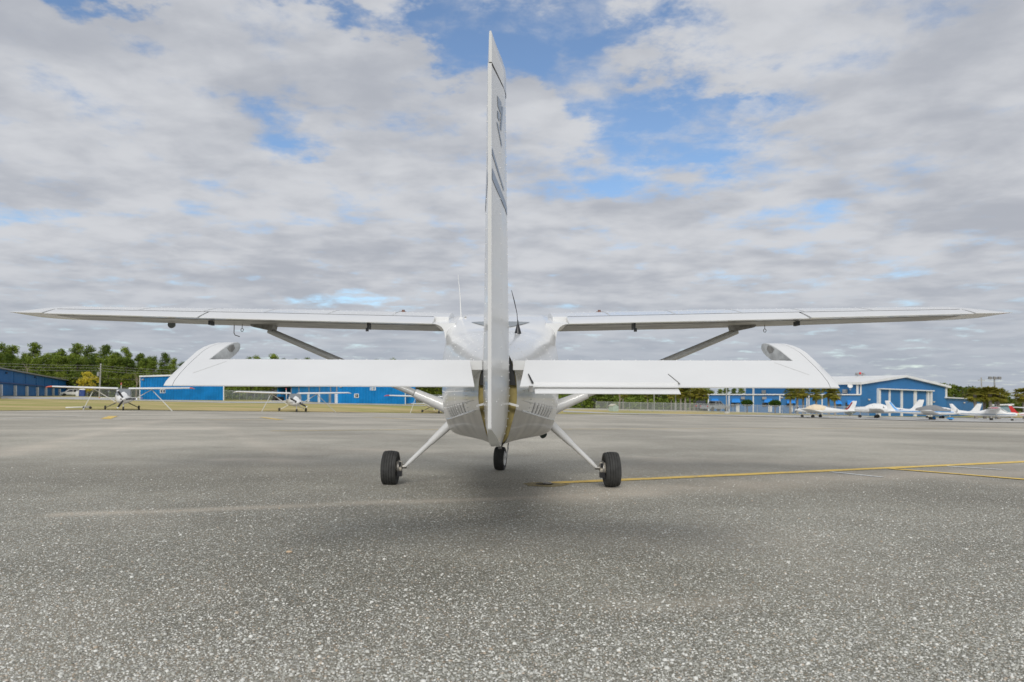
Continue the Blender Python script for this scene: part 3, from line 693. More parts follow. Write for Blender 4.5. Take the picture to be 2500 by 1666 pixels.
R0 = [rring(.772, .86), rring(.80, .64), rring(.84, .32), rring(.88, .0)]
rud = mp('rudder', MB().loft(R0 + [rring(z) for z in (1.05, 1.25, 1.6, 1.9, 2.2, 2.45, 2.625)]), WHITE, smooth=22)
mp('rudder_trailing_strip', MB().loft([[rp(z, 0, -.009) + Vector((0, -.004, 0)), rp(z, 0, .009) + Vector((0, -.004, 0)), rp(z, .02, .0095), rp(z, .02, -.0095)] for z in (.885, 1.2, 1.6, 2.0, 2.4, 2.625)]), WHITE, rud, 20)
cap = []
for z, k in ((2.632, 1), (2.70, .97), (2.755, .9), (2.772, .6)):
    ring = []
    t0 = rte(z)
    for f, h in ((0, .007), (.25, .022), (.55, .040), (.8, .050), (.93, .042), (1, .012)):
        v = t0 + .49 * f; ring.append((v, h * k))
    c_ = lambda v: -.006 + math.sin(RD) * min(0, v - rhg(z)) * .9
    cap.append([Vector((c_(v) + h, v, z)) for v, h in ring] + [Vector((c_(v) - h, v, z)) for v, h in ring[::-1]])
mp('rudder_cap', MB().loft(cap), WHITE, rud, 40)
mp('cap_gap', MB().loft([[p + Vector((0, .012, -.012)) for p in cap[0]], [p + Vector((0, .004, -.004)) for p in cap[0]]]), DARKGAP, rud, None)
fin = []
for z, v0, v1, t in ((1.20, .31, 1.35, .075), (1.45, .26, 1.1, .068), (2.0, .14, .80, .058), (2.6, .005, .48, .046)):
    fin.append([Vector((-.012 + s * t * k, v0 + (v1 - v0) * f, z)) for s, seq in ((1, ((0, .96), (.3, 1), (.7, .7), (.95, .25), (1, 0))), (-1, ((.95, .25), (.7, .7), (.3, 1), (0, .96)))) for f, k in seq])
mp('fin', MB().loft(fin), WHITE, smooth=40)
# hinge-line rivets and dome rivets
rv = MB()
for z in np.arange(.84, 2.6, .042):
    for s in (-1, 1): rv.box(rp(z, .985, s * (rth(z) + .001)), (.0035, .005, .005))
for z in np.arange(1.0, 2.55, .075): rv.box(rp(z, .5, .009 + (rth(z) - .008) * .58), (.0035, .005, .005)); rv.box(rp(z, .5, -.009 - (rth(z) - .008) * .58), (.0035, .005, .005))
for k in range(7):
    for s in (-1, 1): z = 1.02 + .012 * k; rv.box(rp(z, .25 + .11 * k if k < 7 else 1, s * (.008 + (rth(z) - .008) * (.30 + .095 * k))), (.004, .006, .006))
for v, n_ in ((1.0, 20), (1.9, 26), (2.75, 34)):
    for s in (-1, 1):
        for t in np.linspace(4.2, 10.9, n_): rv.box(fu(v, t, .001, s), (.0055, .0055, .0055))
for s in (-1, 1):
    for t in (5, 6, 7.5): 
        for v in np.arange(.6, 3.8, .09): rv.box(fu(v, t, .001, s), (.005, .005, .005))
mp('rivets', rv, WHITE, None, None, kind='stuff')
# decals on the rudder faces
def rface(s, f, z): return rp(z, f, s * (.010 + (rth(z) - .008) * (f * 1.155 if f < .45 else .52 + (f - .45) * 1.17 if f < .8 else .93 + (f - .8) * .35)))
def decal(name, quads, m, par=rud):
    for s in (1, -1) if name == 'stripe' else (1,):
        b = MB()
        for q in quads:
            rows = []
            for k in range(7):
                g = k / 6; A_ = (q[0][0] * (1 - g) + q[1][0] * g, q[0][1] * (1 - g) + q[1][1] * g); B_ = (q[3][0] * (1 - g) + q[2][0] * g, q[3][1] * (1 - g) + q[2][1] * g)
                rows.append([rface(s, *A_), rface(s, *B_)])
            b.loft(rows, False, False, closed=False)
        mp(name, b, m, par, None)
decal('stripe', [[(.03, 2.245), (.72, 2.12), (.72, 2.105), (.03, 2.215)]], BLUEDEC)
decal('stripe', [[(.03, 2.150), (.98, 2.045), (.98, 2.005), (.03, 2.098)]], BLUEDEC)
decal('emblem', [[(.35, 2.53), (.60, 2.53), (.60, 2.47), (.38, 2.48)], [(.35, 2.46), (.48, 2.46), (.48, 2.42), (.35, 2.425)],
                 [(.64, 2.52), (.72, 2.52), (.58, 2.385), (.50, 2.395)], [(.30, 2.40), (.38, 2.40), (.62, 2.33), (.60, 2.31)]], BLUEDEC)
# registration strokes on the tail cone sides
for s in (-1, 1):
    for k in range(7):
        v0 = 1.25 + .25 * k; b = MB(); lo, hi = 4.12, 5.1
        for a_ in (0,): b.loft([[fu(v0 + a_ + q + .03 * (t - lo), t, .0025, s) for t in (lo, 4.4, 4.7, hi)] for q in (0, .085)], False, False, closed=False)
        mp('registration_letter', b, GREYDEC, None, None)
# undercarriage
def tyre(b, c, R_, w, rot=None, n=36):
    pr = [(R_ * .60, -w * .40), (R_ * .80, -w * .50), (R_ * .93, -w * .46)]
    for k in range(5):
        x0 = -w * .40 + k * w * .16; r = R_ * (1 - .020 * abs(k - 2) ** 1.6 / 2)
        pr += [(r * .975, x0 + w * .005), (r, x0 + w * .02), (r, x0 + w * .14), (r * .975, x0 + w * .155)]
    pr += [(R_ * .93, w * .46), (R_ * .80, w * .50), (R_ * .60, w * .40)]
    return b.lathe(pr, c, 'X', n, rot)
for s in (-1, 1):
    root, ax = Vector((s * .57, 5.03, .735)), Vector((s * 1.125, 5.03, .215)); d = ax - root
    mp('gear_leg', MB().tube([root - d * .08, root + d * .06, root + d * .45, root + d * .47, root + d * .90, ax], [.075, .068, .05, .042, .034, .024], 10, .8), WHITE, smooth=50)
    mp('axle', MB().tube([ax - Vector((s * .02, 0, 0)), ax + Vector((s * .19, 0, -.012))], .024, 10), STEEL)
    camb = Matrix.Rotation(-s * rad(1.5), 3, 'Y') @ Matrix.Rotation(rad(-2 if s < 0 else 2), 3, 'Z')
    wc = Vector((s * 1.295, 5.03, .197)); wh = mp('main_wheel', MB().lathe([(.128, -.06), (.128, .06)], wc, 'X', 24, camb), HUB)
    mp('tyre', tyre(MB(), wc, .203, .178, camb), RUBBER, wh, 30)
    mp('hub', MB().lathe([(.066, -.02), (.068, .075), (.05, .10), (.02, .112)], wc + Vector((-s * .115, 0, .012)), 'X', 16, Matrix.Rotation(math.pi if s < 0 else 0, 3, 'Z')), HUB, wh, 40)
    mp('brake_disc', MB().lathe([(.095, -.006), (.095, .006)], wc + Vector((-s * .10, 0, 0)), 'X', 24), STEEL, wh, 40)
    mp('brake_caliper', MB().box(wc + Vector((-s * .115, -.06, -.06)), (.06, .07, .06)), BLACKP, wh); mp('brake_line', MB().box(wc + Vector((-s * .12, -.07, .05)), (.03, .03, .05)), BLACKP, wh)
nc = Vector((-.012, 6.86, .166)); nrot = Matrix.Rotation(rad(-11), 3, 'Z')
nw = mp('nose_wheel', MB().lathe([(.085, -.055), (.085, .055)], nc, 'X', 20, nrot), TRIM)
mp('tyre', tyre(MB(), nc, .167, .142, nrot), RUBBER, nw, 30)
mp('rim', MB().lathe([(.10, -.066), (.085, -.072), (.03, -.055), (.03, .055), (.085, .072), (.10, .066)], nc, 'X', 20, nrot), TRIM, nw, 40)
mp('nose_strut', MB().tube([(0, 6.80, .85), (-.005, 6.80, .36), (-.01, 6.82, .33)], [.04, .04, .03], 12).box((-.012, 6.775, .27), (.055, .02, .20)).box((.09, 6.80, .27), (.015, .05, .24), Matrix.Rotation(.12, 3, 'Y')), STEEL)
mp('nose_fork', MB().box((.085, 6.76, .25), (.02, .04, .16), Matrix.Rotation(.25, 3, 'Y')).box((-.012, 6.74, .205), (.13, .02, .012)), WHITE)
mp('exhaust_pipe', MB().tube([(.46, 6.75, .66), (.545, 6.62, .56), (.59, 6.55, .505)], [.045, .047, .05], 14), mat('sooty_pipe', (.03, .045, .04), .5, .4))
mp('belly_drain', MB().tube([(.19, 4.8, .62), (.19, 4.8, .575)], .010, 8), STEEL)
# antennas
mp('whip_antenna', MB().tube([(-.455, 4.72, 1.93), (-.47, 4.74, 2.2), (-.497, 4.77, 2.45)], [.009, .006, .003], 8).lathe([(.06, -.03), (.05, .0), (.025, .035), (.012, .05)], (-.455, 4.72, 1.905), 'Z', 14), WHITE, smooth=50)
mp('antenna_lead', MB().box((-.405, 4.72, 1.925), (.02, .02, .06)), STEEL)
wa = mp('wire_antenna', MB().tube([(.162, 2.92, 1.69), (.155, 2.95, 1.80), (.13, 2.98, 1.92), (.105, 3.0, 2.02)], [.0035, .003, .0045, .002], 8), BLACKP)
mp('antenna_base', MB().lathe([(.032, 0), (.03, .01), (.006, .095), (.004, .12)], (.163, 2.92, 1.612), 'Z', 14), BLACKP, wa)
# engine end
mp('spinner', MB().lathe([(.17, 0), (.16, .08), (.11, .20), (.04, .28), (.004, .30)], (0, 7.86, 1.0), 'Y', 20), WHITE, smooth=50)
for k in (0, 1):
    a = rad(9) + math.pi * k; dx, dz = math.cos(a), math.sin(a)
    mp('propeller_blade', MB().loft([[Vector((dx * r + wv * -dz * .9, 7.93 + tv, 1.0 + dz * r + wv * dx * .9)) for wv, tv in ((-w, -.02), (w, .01), (w, .02), (-w, -.01))] for r, w in ((.12, .05), (.45, .08), (.72, .07), (.84, .03))]), BLACKP)

# ------------------------------------------------------------------ walls laid out between two ground points
class Wall:
    def __init__(s, a, b):
        s.a, s.b = Vector((a.x, a.y, 0)), Vector((b.x, b.y, 0)); d = (s.b - s.a).normalized(); s.d = d
        n = Vector((d.y, -d.x, 0)); s.n = n if n.dot(-s.a) > 0 else -n
    def P(s, px, py, off=0.0):
        d = ray(px, py); e = Vector((0, 0, EYE)); o = s.a + s.n * off
        return e + d * ((o - e).dot(s.n) / d.dot(s.n))
    def slab(s, mb, poly, off, th):
        return mb.prism([s.P(x, y) + s.n * off for x, y in poly], s.n * th)
    def rect(s, mb, x0, y0, x1, y1, off, th): return s.slab(mb, [(x0, y0), (x1, y0), (x1, y1), (x0, y1)], off, th)
def ribs(w, x0, x1, top, base, step, par, m, off=.0):
    b = MB(); p0, p1 = w.P(x0, 970), w.P(x1, 970); n = int((p1 - p0).length / step)
    for k in range(1, n):
        f = k / n; q = p0 + (p1 - p0) * f
        zt = w.P(x0, top[0]).z * (1 - f) + w.P(x1, top[1]).z * f; zb = w.P(x0, base[0]).z * (1 - f) + w.P(x1, base[1]).z * f
        c = Vector((q.x, q.y, 0)) + w.n * off
        b.prism([c + w.d * -.05 + Vector((0, 0, zb)), c + w.d * .05 + Vector((0, 0, zb)), c + w.d * .05 + Vector((0, 0, zt)), c + w.d * -.05 + Vector((0, 0, zt))], w.n * .11)
    return b.build('siding_ribs', m, par, world=True, kind='stuff')
def bpart(name, b, m, par, kind=None): return b.build(name, m, par, world=True, kind=kind)
def lamp_on(w, px, py, par, m=None):
    c = w.P(px, py); b = MB().box(c + w.n * .14, (.34, .28, .22)).box(c + w.n * .02, (.16, .06, .3)); bpart('wall_lamp', b, m or HUB, par, 'stuff' if False else None)

# --- deep blue row hangar, far left
wA = Wall(gcol(0, 110), gcol(162, 182))
HA = thing('row_hangar', 'long deep blue row hangar with white door posts, far left', 'hangar', gcol(60, 128), 0)
def yA(x, y0, y1): return y0 + (y1 - y0) * x / 162.0
bpart('wall', wA.slab(MB(), [(-95, yA(-95, 901, 930)), (163, 930.5), (163, 967.5), (-95, 972)], -13, 13), HBLUED, HA)
bpart('roof', wA.slab(MB(), [(-95, yA(-95, 898.4, 928)), (165, 928.4), (165, 930.6), (-95, yA(-95, 901.2, 930.2))], -13.4, 13.9), mat('old_roof', (.28, .28, .26), .7), HA)
posts = [-42, -3, 32, 61, 87, 108, 126, 142, 156]
bpart('door_rail', wA.slab(MB(), [(-95, yA(-95, 933, 947.6)), (158, 947.4), (158, 949.0), (-95, yA(-95, 935.6, 949.4))], 0, .35), mat('rail_dark_blue', (.008, .06, .22), .6), HA)
for x0, x1 in zip(posts, posts[1:]):
    bpart('door_panel', wA.slab(MB(), [(x0 + 1, yA(x0, 935.2, 949.2)), (x1 - .4, yA(x1, 935.2, 949.2)), (x1 - .4, yA(x1, 966.4, 966.0)), (x0 + 1, yA(x0, 966.6, 966.0))], .004, .10), HBLUED, HA)
    bpart('upper_panel', wA.slab(MB(), [(x0 + .8, yA(x0, 902.4, 931.0)), (x1 - .3, yA(x1, 902.4, 931.0)), (x1 - .3, yA(x1, 932.6, 947.4)), (x0 + .8, yA(x0, 932.6, 947.4))], .004, .07), HBLUED, HA)
    w_ = 1.6 - .004 * x0
    bpart('post', wA.slab(MB(), [(x0 - w_ + .6, yA(x0, 939.5, 951)), (x0 + .9, yA(x0, 939.5, 951)), (x0 + .9, yA(x0, 967, 966.3)), (x0 - w_ + .6, yA(x0, 967, 966.3))], .1, .35), TRIM, HA)
lamp_on(wA, 12, 911, HA, BLACKP); lamp_on(wA, 83, 921, HA, BLACKP)

# --- light blue ribbed hangar
wB = Wall(gcol(341, 122.5), gcol(547, 127))
HB = thing('ribbed_hangar', 'light blue ribbed hangar with white roof edge and small white window, behind the red-tipped aircraft', 'hangar', gcol(444, 125))
bpart('wall', wB.slab(MB(), [(341, 921), (547, 915), (547, 979.5), (341, 977)], -18, 18), HBLUE, HB)
bpart('roof', wB.slab(MB(), [(340, 917.6), (548, 911.4), (548, 915), (340, 921)], -18.4, 18.7), ROOFW, HB)
ribs(wB, 341.5, 545, (921.3, 915.3), (977, 979.5), .40, HB, HBLUE)
bpart('corner_trim', wB.rect(MB(), 544.8, 916, 547.3, 979.5, .002, .08), TRIM, HB); bpart('corner_trim', wB.rect(MB(), 340.8, 921.4, 342.4, 977, .002, .08), TRIM, HB)
wf = bpart('window', wB.slab(MB(), [(390.5, 950.6), (404, 950.4), (404, 960.2), (390.5, 960)], .002, .10), TRIM, HB)
for x in (392.2, 398.4): bpart('pane', wB.rect(MB(), x, 952.4, x + 4.0, 958.6, .104, .01), GLASS, wf) if False else wB.rect(MB(), x, 952.4, x + 4.0, 958.6, .104, .01).build('pane', GLASS, HB, world=True)
lamp_on(wB, 349, 927, HB, GREYW)

# --- blue hangar with door bays and an open bay
wC = Wall(gcol(826, 110), gcol(990, 112.6)); wD = Wall(gcol(690, 146), gcol(826, 110))
HC = thing('bay_hangar', 'blue hangar with white door posts, one open bay and a small white sign', 'hangar', gcol(826, 112))
bpart('wall', wC.slab(MB(), [(826, 936.4), (990, 934.8), (990, 989), (826, 986)], -14, 14), HBLUE, HC)
ribs(wC, 827, 988.5, (936.6, 935), (986, 989), .42, HC, HBLUE)
bpart('corner_trim', wC.rect(MB(), 988.6, 935, 990.3, 989, .002, .07), TRIM, HC)
bpart('roof', wC.slab(MB(), [(825, 933.6), (991, 932), (991, 934.7), (825, 936.3)], -14.4, 14.7), ROOFW, HC)
def yD(x, ya, yb): return ya + (yb - ya) * (x - 690) / 136.0
bpart('door_wall', wD.slab(MB(), [(711, yD(711, 945.5, 936.4)), (826, 936.4), (826, 985.5), (711, yD(711, 978, 985.5))], -12, 12), HBLUE, HC)
bpart('roof_edge', wD.slab(MB(), [(676, yD(676, 942.6, 934)), (826, 934), (826, 936.2), (676, yD(676, 945.2, 936.2))], -12, 12.5), GREYW, HC)
bpart('side_wall', wD.slab(MB(), [(676.5, 945.8), (679, 945.7), (679, 978), (676.5, 978)], -12, 12), HBLUE, HC)
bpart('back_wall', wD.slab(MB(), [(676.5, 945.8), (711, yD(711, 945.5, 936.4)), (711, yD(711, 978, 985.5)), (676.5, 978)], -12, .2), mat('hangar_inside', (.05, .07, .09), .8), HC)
px_ = [712, 731, 755.5, 781.5, 808.5, 823]
for k, x in enumerate(px_):
    bpart('post', wD.slab(MB(), [(x - 1.1, yD(x, 964, 962)), (x + 1.2, yD(x, 964, 962)), (x + 1.2, yD(x, 978.2, 985.8)), (x - 1.1, yD(x, 978.2, 985.8))], .0, .3), TRIM if k != 4 else GREYW, HC)
    bpart('post', wD.slab(MB(), [(x - .6, yD(x, 946, 937)), (x + .6, yD(x, 946, 937)), (x + .6, yD(x, 963.5, 961.5)), (x - .6, yD(x, 963.5, 961.5))], .0, .12), GREYW, HC)
for x0, x1 in zip(px_, px_[1:]):
    bpart('door_panel', wD.slab(MB(), [(x0 + 1.3, yD(x0, 947, 938)), (x1 - 1.2, yD(x1, 947, 938)), (x1 - 1.2, yD(x1, 977.4, 984.8)), (x0 + 1.3, yD(x0, 977.4, 984.8))], .003, .08), HBLUE, HC)
wf = bpart('window', wC.rect(MB(), 864.6, 961.6, 875.6, 971.6, .0, .12), TRIM, HC)
for x, m_ in ((866.4, GLASSL), (870.6, BLACKP)): wC.rect(MB(), x, 962.8, x + 3.4, 970.4, .124, .01).build('pane', m_, HC, world=True)
bpart('sign', wC.rect(MB(), 903, 945.4, 917, 953.4, .0, .09), TRIM, HC)
tx = bpy.data.curves.new('sign_text', 'FONT'); tx.body = '12-1'; tx.align_x = 'CENTER'; tx.align_y = 'CENTER'; tx.size = .42; tx.extrude = .004; tx.materials.append(BLACKP)
to = bpy.data.objects.new('sign_text', tx); COL.objects.link(to)
_me = bpy.data.meshes.new_from_object(to.evaluated_get(bpy.context.evaluated_depsgraph_get())); bpy.data.objects.remove(to)
to = bpy.data.objects.new('sign_text', _me); COL.objects.link(to); to.parent = HC
c_ = wC.P(910, 949.4, .1); to.location = c_ - HC.location; to.rotation_euler = (math.pi / 2, 0, math.atan2(wC.d.y, wC.d.x) if wC.d.x > 0 else math.atan2(-wC.d.y, -wC.d.x))
lamp_on(wC, 832, 943.5, HC, HUB)

# --- terminal: long low wing in front, gable hangar behind and to the right
aH, bH = gcol(2100, 135), gcol(2311, 150); wH = Wall(aH, bH); back = -wH.n
HG = thing('gable_hangar', 'big blue gable hangar with white roof and four tall sliding door panels, right', 'hangar', gcol(2205, 142))
gp_ = [(2100, 1015), (2100, 939), (2207, 922.5), (2311, 947.5), (2311, 1019)]
bpart('wall', wH.slab(MB(), gp_, -25, 25), TBLUE, HG)
e0, pk, e1 = wH.P(2100, 938.4), wH.P(2207, 921.8), wH.P(2311, 946.8)
for a_, c_ in ((e0, pk), (pk, e1)):
    dn = (c_ - a_).normalized(); up_ = Vector((0, 0, .42)); o_ = -dn * .6 if a_ is e0 else Vector(); q_ = dn * .6 if c_ is e1 else Vector()
    lo = [a_ + o_ + wH.n * .6, c_ + q_ + wH.n * .6, c_ + q_ + back * 26, a_ + o_ + back * 26]
    bpart('roof', MB().hexa(lo, [p + up_ for p in lo]), ROOFW, HG)
bpart('corner_trim', wH.rect(MB(), 2307.5, 947.5, 2311.4, 972, .003, .10), TRIM, HG)
bpart('corner_trim', wH.rect(MB(), 2099.6, 939.5, 2102.2, 964, .003, .10), TRIM, HG)
def yH(x): return 950.2 + (x - 2143) * (5.2 / 127)
bpart('door_head', wH.slab(MB(), [(2141, yH(2141) - 2), (2272, yH(2272) - 2), (2272, yH(2272) + .6), (2141, yH(2141) + .6)], .0, .8), TRIM, HG)
for x, w_ in ((2143, 2.6), (2169, 1.6), (2198.5, 2.2), (2231.5, 3.2), (2263, 2.0), (2269.6, 2.0)):
    bpart('door_post', wH.slab(MB(), [(x - w_, yH(x) + .6), (x + w_, yH(x) + .6), (x + w_, 1017.5), (x - w_, 1017.5)], .0, .4 if x in (2143, 2269.6) else .3), TRIM, HG)
xs_d = [2145.8, 2169, 2198.5, 2231.5, 2261]
for x0, x1 in zip(xs_d, xs_d[1:]): bpart('door_panel', wH.slab(MB(), [(x0 + 1.8, yH(x0) + .8), (x1 - 1.8, yH(x1) + .8), (x1 - 1.8, 1017), (x0 + 1.8, 1016.6)], .003, .12), TBLUE, HG)
lamp_on(wH, 2120, 976, HG); lamp_on(wH, 2278, 981.5, HG)
sw = Wall(aH, aH + back * 24)       # its long left side above the low wing
bpart('corner_trim', sw.rect(MB(), 1838, 939.5, 1842, 966, .003, .12), TRIM, HG); bpart('corner_trim', sw.rect(MB(), 2091.5, 939.5, 2096.5, 964, .003, .12), TRIM, HG)
for x0, y0, x1, y1 in ((1862, 953, 1870, 961.5), (2059, 951, 2069.5, 960.5)): bpart('wall_vent', sw.rect(MB(), x0, y0, x1, y1, .003, .3), GREYW, HG)
dc = sw.P(2075, 943.5, 1.0); dq = (Vector((-.2, -1, .45))).to_track_quat('Z', 'Y').to_matrix()
dish = bpart('satellite_dish', MB().lathe([(.01, 0), (.22, .03), (.36, .10), (.44, .17), (.42, .18), (.34, .12), (.2, .05), (.01, .02)], dc, 'Z', 20, dq).tube([dc, dc + Vector((.15, .3, -.7)), sw.P(2078, 951, 0)], .04, 6), TRIM, HG)
lc = pk + back * 6 + Vector((0, 0, .4)); LB = thing('beacon', 'red airport beacon lamp on a small frame on the white hangar roof', 'beacon', at(2100, 921, 150))
z0 = LB.location.z
for dx in (-.55, .55): bpart('frame_leg', MB().tube([LB.location + Vector((dx, 0, -.5)), LB.location + Vector((dx * .7, 0, .6))], .05, 6), GREYW, LB)
bpart('platform', MB().box(LB.location + Vector((0, 0, .45)), (1.7, .9, .16)).box(LB.location + Vector((-.6, 0, .7)), (.5, .3, .3)).box(LB.location + Vector((.6, 0, .7)), (.4, .3, .25)), GREYW, LB)
bpart('lamp', MB().lathe([(.14, .5), (.2, .6), (.2, .85), (.14, .95), (.04, 1.0)], LB.location, 'Z', 12), mat('beacon_red', (.75, .03, .02), .3), LB)

wT = Wall(gcol(1729, 143), gcol(2101, 134.2))
TM = thing('terminal_building', 'low blue terminal wing with white trim, small blue awnings and white doors', 'building', gcol(1915, 138.5))
bpart('wall', wT.slab(MB(), [(1729, 965), (2101, 965.4), (2101, 1014), (1729, 1007)], -9, 9), TBLUE, TM)
bpart('roof_edge', wT.slab(MB(), [(1727.6, 962.2), (2101.4, 962.4), (2101.4, 965.2), (1727.6, 964.8)], -9, 9.3), TRIM, TM)
for x, w_ in ((1729.6, 1.4), (1780, 1.5), (1839, 1.6), (1904, 1.6), (1970, 1.4), (1975, 1.4), (2007, 1.5)): bpart('trim_post', wT.rect(MB(), x - w_, 965.3, x + w_, 1012, .002, .12), TRIM, TM)
for x0, x1, y0, y1 in ((1738, 1756, 973.6, 983), (1788, 1808, 973.6, 983), (1867, 1887, 973.6, 983), (1922, 1942, 975, 985), (2040, 2055, 977, 987), (2069, 2090, 977.6, 988)):
    a, b_, c_, d_ = wT.P(x0, y0), wT.P(x1 - 3, y0), wT.P(x1, y1), wT.P(x0 - 1.5, y1)
    bpart('awning', MB().loft([[a, b_], [d_ + wT.n * 1.1, c_ + wT.n * 1.1]], False, False, closed=False).add([a, d_ + wT.n * 1.1, d_], [(0, 1, 2)]).add([b_, c_ + wT.n * 1.1, c_], [(0, 1, 2)]), AWN, TM)
for x0, x1 in ((1797, 1805.5), (1875.5, 1885), (1931, 1936), (2074, 2082)): 
    dd = bpart('door', wT.rect(MB(), x0, 985, x1, 1006, .002, .10), TRIM, TM); wT.rect(MB(), x1 - 1.6, 995, x1 - .8, 996.4, .105, .06).build('handle', GREYW, TM, world=True)
for x0, x1 in ((1741, 1750), (1785, 1793), (1861, 1871), (1921, 1929), (2047, 2054), (2064, 2071)):
    bpart('window', wT.rect(MB(), x0, 983.5, x1, 993, .002, .08), GLASS, TM)
for x0, x1 in ((1809, 1818.5), (1860.6, 1871)): bpart('wall_vent', wT.rect(MB(), x0, 969, x1, 975.4, .002, .35), GREYW, TM)
lamp_on(wT, 1909, 971, TM); lamp_on(wT, 2048, 973, TM)
wN = Wall(bH, gcol(2403, 168))
AN = thing('hangar_annex', 'low blue annex with white roof edge at the right end of the big hangar', 'building', gcol(2355, 159))
bpart('wall', wN.slab(MB(), [(2311.6, 972.5), (2402, 977.5), (2402, 1018), (2311.6, 1019)], -14, 14), TBLUE, AN)
bpart('roof_edge', wN.slab(MB(), [(2308, 969.6), (2404, 974.6), (2404, 977.4), (2308, 972.4)], -14, 14.5), TRIM, AN)
bpart('corner_trim', wN.rect(MB(), 2399, 977.6, 2402.4, 1018, .002, .14), TRIM, AN); lamp_on(wN, 2352, 983.5, AN)
wS = Wall(gcol(2420, 150), gcol(2475, 148)); SB = thing('small_building', 'low pale blue-grey building with white roof, far right behind the parked aircraft', 'building', gcol(2447, 149))
bpart('wall', wS.slab(MB(), [(2421, 990.5), (2474, 989.5), (2474, 1013), (2421, 1013)], -8, 8), mat('pale_blue_wall', (.25, .36, .42), .6), SB)
bpart('roof', wS.slab(MB(), [(2418, 991), (2420, 988.4), (2476, 986.6), (2476, 989.4)], -8.4, 8.9), ROOFW, SB)
wS2 = Wall(gcol(2500, 150), gcol(2600, 150))

# ------------------------------------------------------------------ fences
def fence(label, pts, h, n, m_=None):
    """pts: picture column and distance along the fence line"""
    A = [gcol(*p) for p in pts]; L = [0]
    for a, b_ in zip(A, A[1:]): L.append(L[-1] + (b_ - a).length)
    def along(s_):
        for k in range(len(A) - 1):
            if s_ <= L[k + 1] or k == len(A) - 2:
                q = A[k] + (A[k + 1] - A[k]) * ((s_ - L[k]) / (L[k + 1] - L[k])); return Vector((q.x, q.y, zg1(q.x, q.y)))
    P_ = [along(L[-1] * k / n) for k in range(n + 1)]
    o = thing('chain_link_fence', label, 'fence', P_[0], group='chain-link fences round the field')
    for p in P_: bpart('fence_post', MB().tube([p - Vector((0, 0, .1)), p + Vector((0, 0, h + .06))], .035, 6), GALV, o)
    bpart('top_rail', MB().tube([p + Vector((0, 0, h)) for p in P_], .025, 6), GALV, o)
    b = MB(); b.loft([[p + Vector((0, 0, .03)), p + Vector((0, 0, h))] for p in P_], False, False, closed=False); bpart('chain_mesh', b, CHAIN, o)
    return o
fence('chain-link fence between the row hangar and the ribbed hangar', [(164, 168), (340, 150)], 1.9, 10)
fence('chain-link fence between the ribbed hangar and the open-bay hangar', [(549, 150), (690, 152)], 1.8, 8)
fence('chain-link fence in the gap right of the signed hangar, behind the third parked aircraft', [(992, 135), (1130, 140)], 1.7, 7)
fence('farther chain-link fence beneath the trees, left of the green hut', [(1300, 155), (1460, 150)], 1.5, 8)
fence('long chain-link fence running from the green hut past the pickup', [(1455, 121), (1700, 119), (1940, 113)], 1.4, 17)
fence('chain-link fence behind the cream-covered aircraft', [(1942, 113), (2120, 112)], 1.5, 9)

# ------------------------------------------------------------------ poles and wires
def pole(name, label, cat, px, D, ytop, r0, r1, m_=None, extras=None):
    g = gcol(px, D); zt = at(px, ytop, D).z
    o = thing(name, label, cat, g)
    bpart('shaft', MB().tube([g - Vector((0, 0, .2)), Vector((g.x, g.y, zt))], [r0, r1], 10), m_ or WOODP, o)
    if extras: extras(o, g, zt)
    return o
def ex_util(o, g, zt):
    bpart('crossarm', MB().box((g.x, g.y - .18, zt - .35), (.14, .12, .12)).box((g.x - .1, g.y - .2, zt - 1.0), (.5, .14, .14)), WOODP, o)
    bpart('transformer', MB().lathe([(.02, -.45), (.26, -.42), (.26, .35), (.1, .45)], (g.x - .38, g.y - .1, zt - 2.1), 'Z', 12), GREYW, o)
    for k in (0, .45, .95): bpart('insulator', MB().lathe([(.05, 0), (.08, .08), (.03, .2)], (g.x + .1, g.y - .2, zt - .3 - k), 'Z', 8), TRIM, o)
pole('utility_pole', 'grey utility pole with transformer beside the yellow tree', 'utility pole', 242, 150, 888, .17, .12, extras=ex_util)
def wire(label, pts, r=.018):
    P_ = [at(*p) for p in pts]; fine = []
    for a, b_ in zip(P_, P_[1:]):
        for k in range(8): f = k / 8; fine.append(a.lerp(b_, f) - Vector((0, 0, 1)) * (.25 * 4 * f * (1 - f)))
    fine.append(P_[-1]); tag(MB().tube(fine, r, 5).build('power_line', WOODP), label, 'power line', 'power lines in front of the wood')
wire('topmost power line across the wood', [(-120, 881, 150), (242, 892.5, 149.7), (470, 904, 150)]); wire('second power line down across the wood', [(-120, 888, 150), (242, 898.6, 149.7), (470, 910, 150)])
wire('third power line down across the wood', [(-120, 895.5, 150), (242, 905.4, 149.7), (470, 915.5, 150)]); wire('lowest power line across the wood, level with the yellow tree', [(100, 918, 158), (242, 922, 150), (400, 926, 158)], .014)
pole('utility_pole', 'slim grey pole between the palms, left of the transformer pole', 'utility pole', 1597, 142, 936, .11, .09)
def ex_tr(o, g, zt):
    for dx in (-.42, .42): bpart('transformer', MB().lathe([(.02, -.3), (.24, -.28), (.24, .3), (.08, .38)], (g.x + dx, g.y - .1, at(1650, 955.5, 134).z), 'Z', 12), TRIM, o)
pole('utility_pole', 'dark pole with two white transformers beside the palms', 'utility pole', 1650, 134, 934, .13, .10, extras=ex_tr)
def ex_base(o, g, zt): bpart('base', MB().lathe([(.45, -.05), (.45, .22), (.2, .3)], g, 'Z', 10), CONC, o)
pole('light_pole', 'tall pale light pole on a concrete foot in front of the low terminal', 'light pole', 1774, 116, 930, .12, .09, GALV, ex_base)
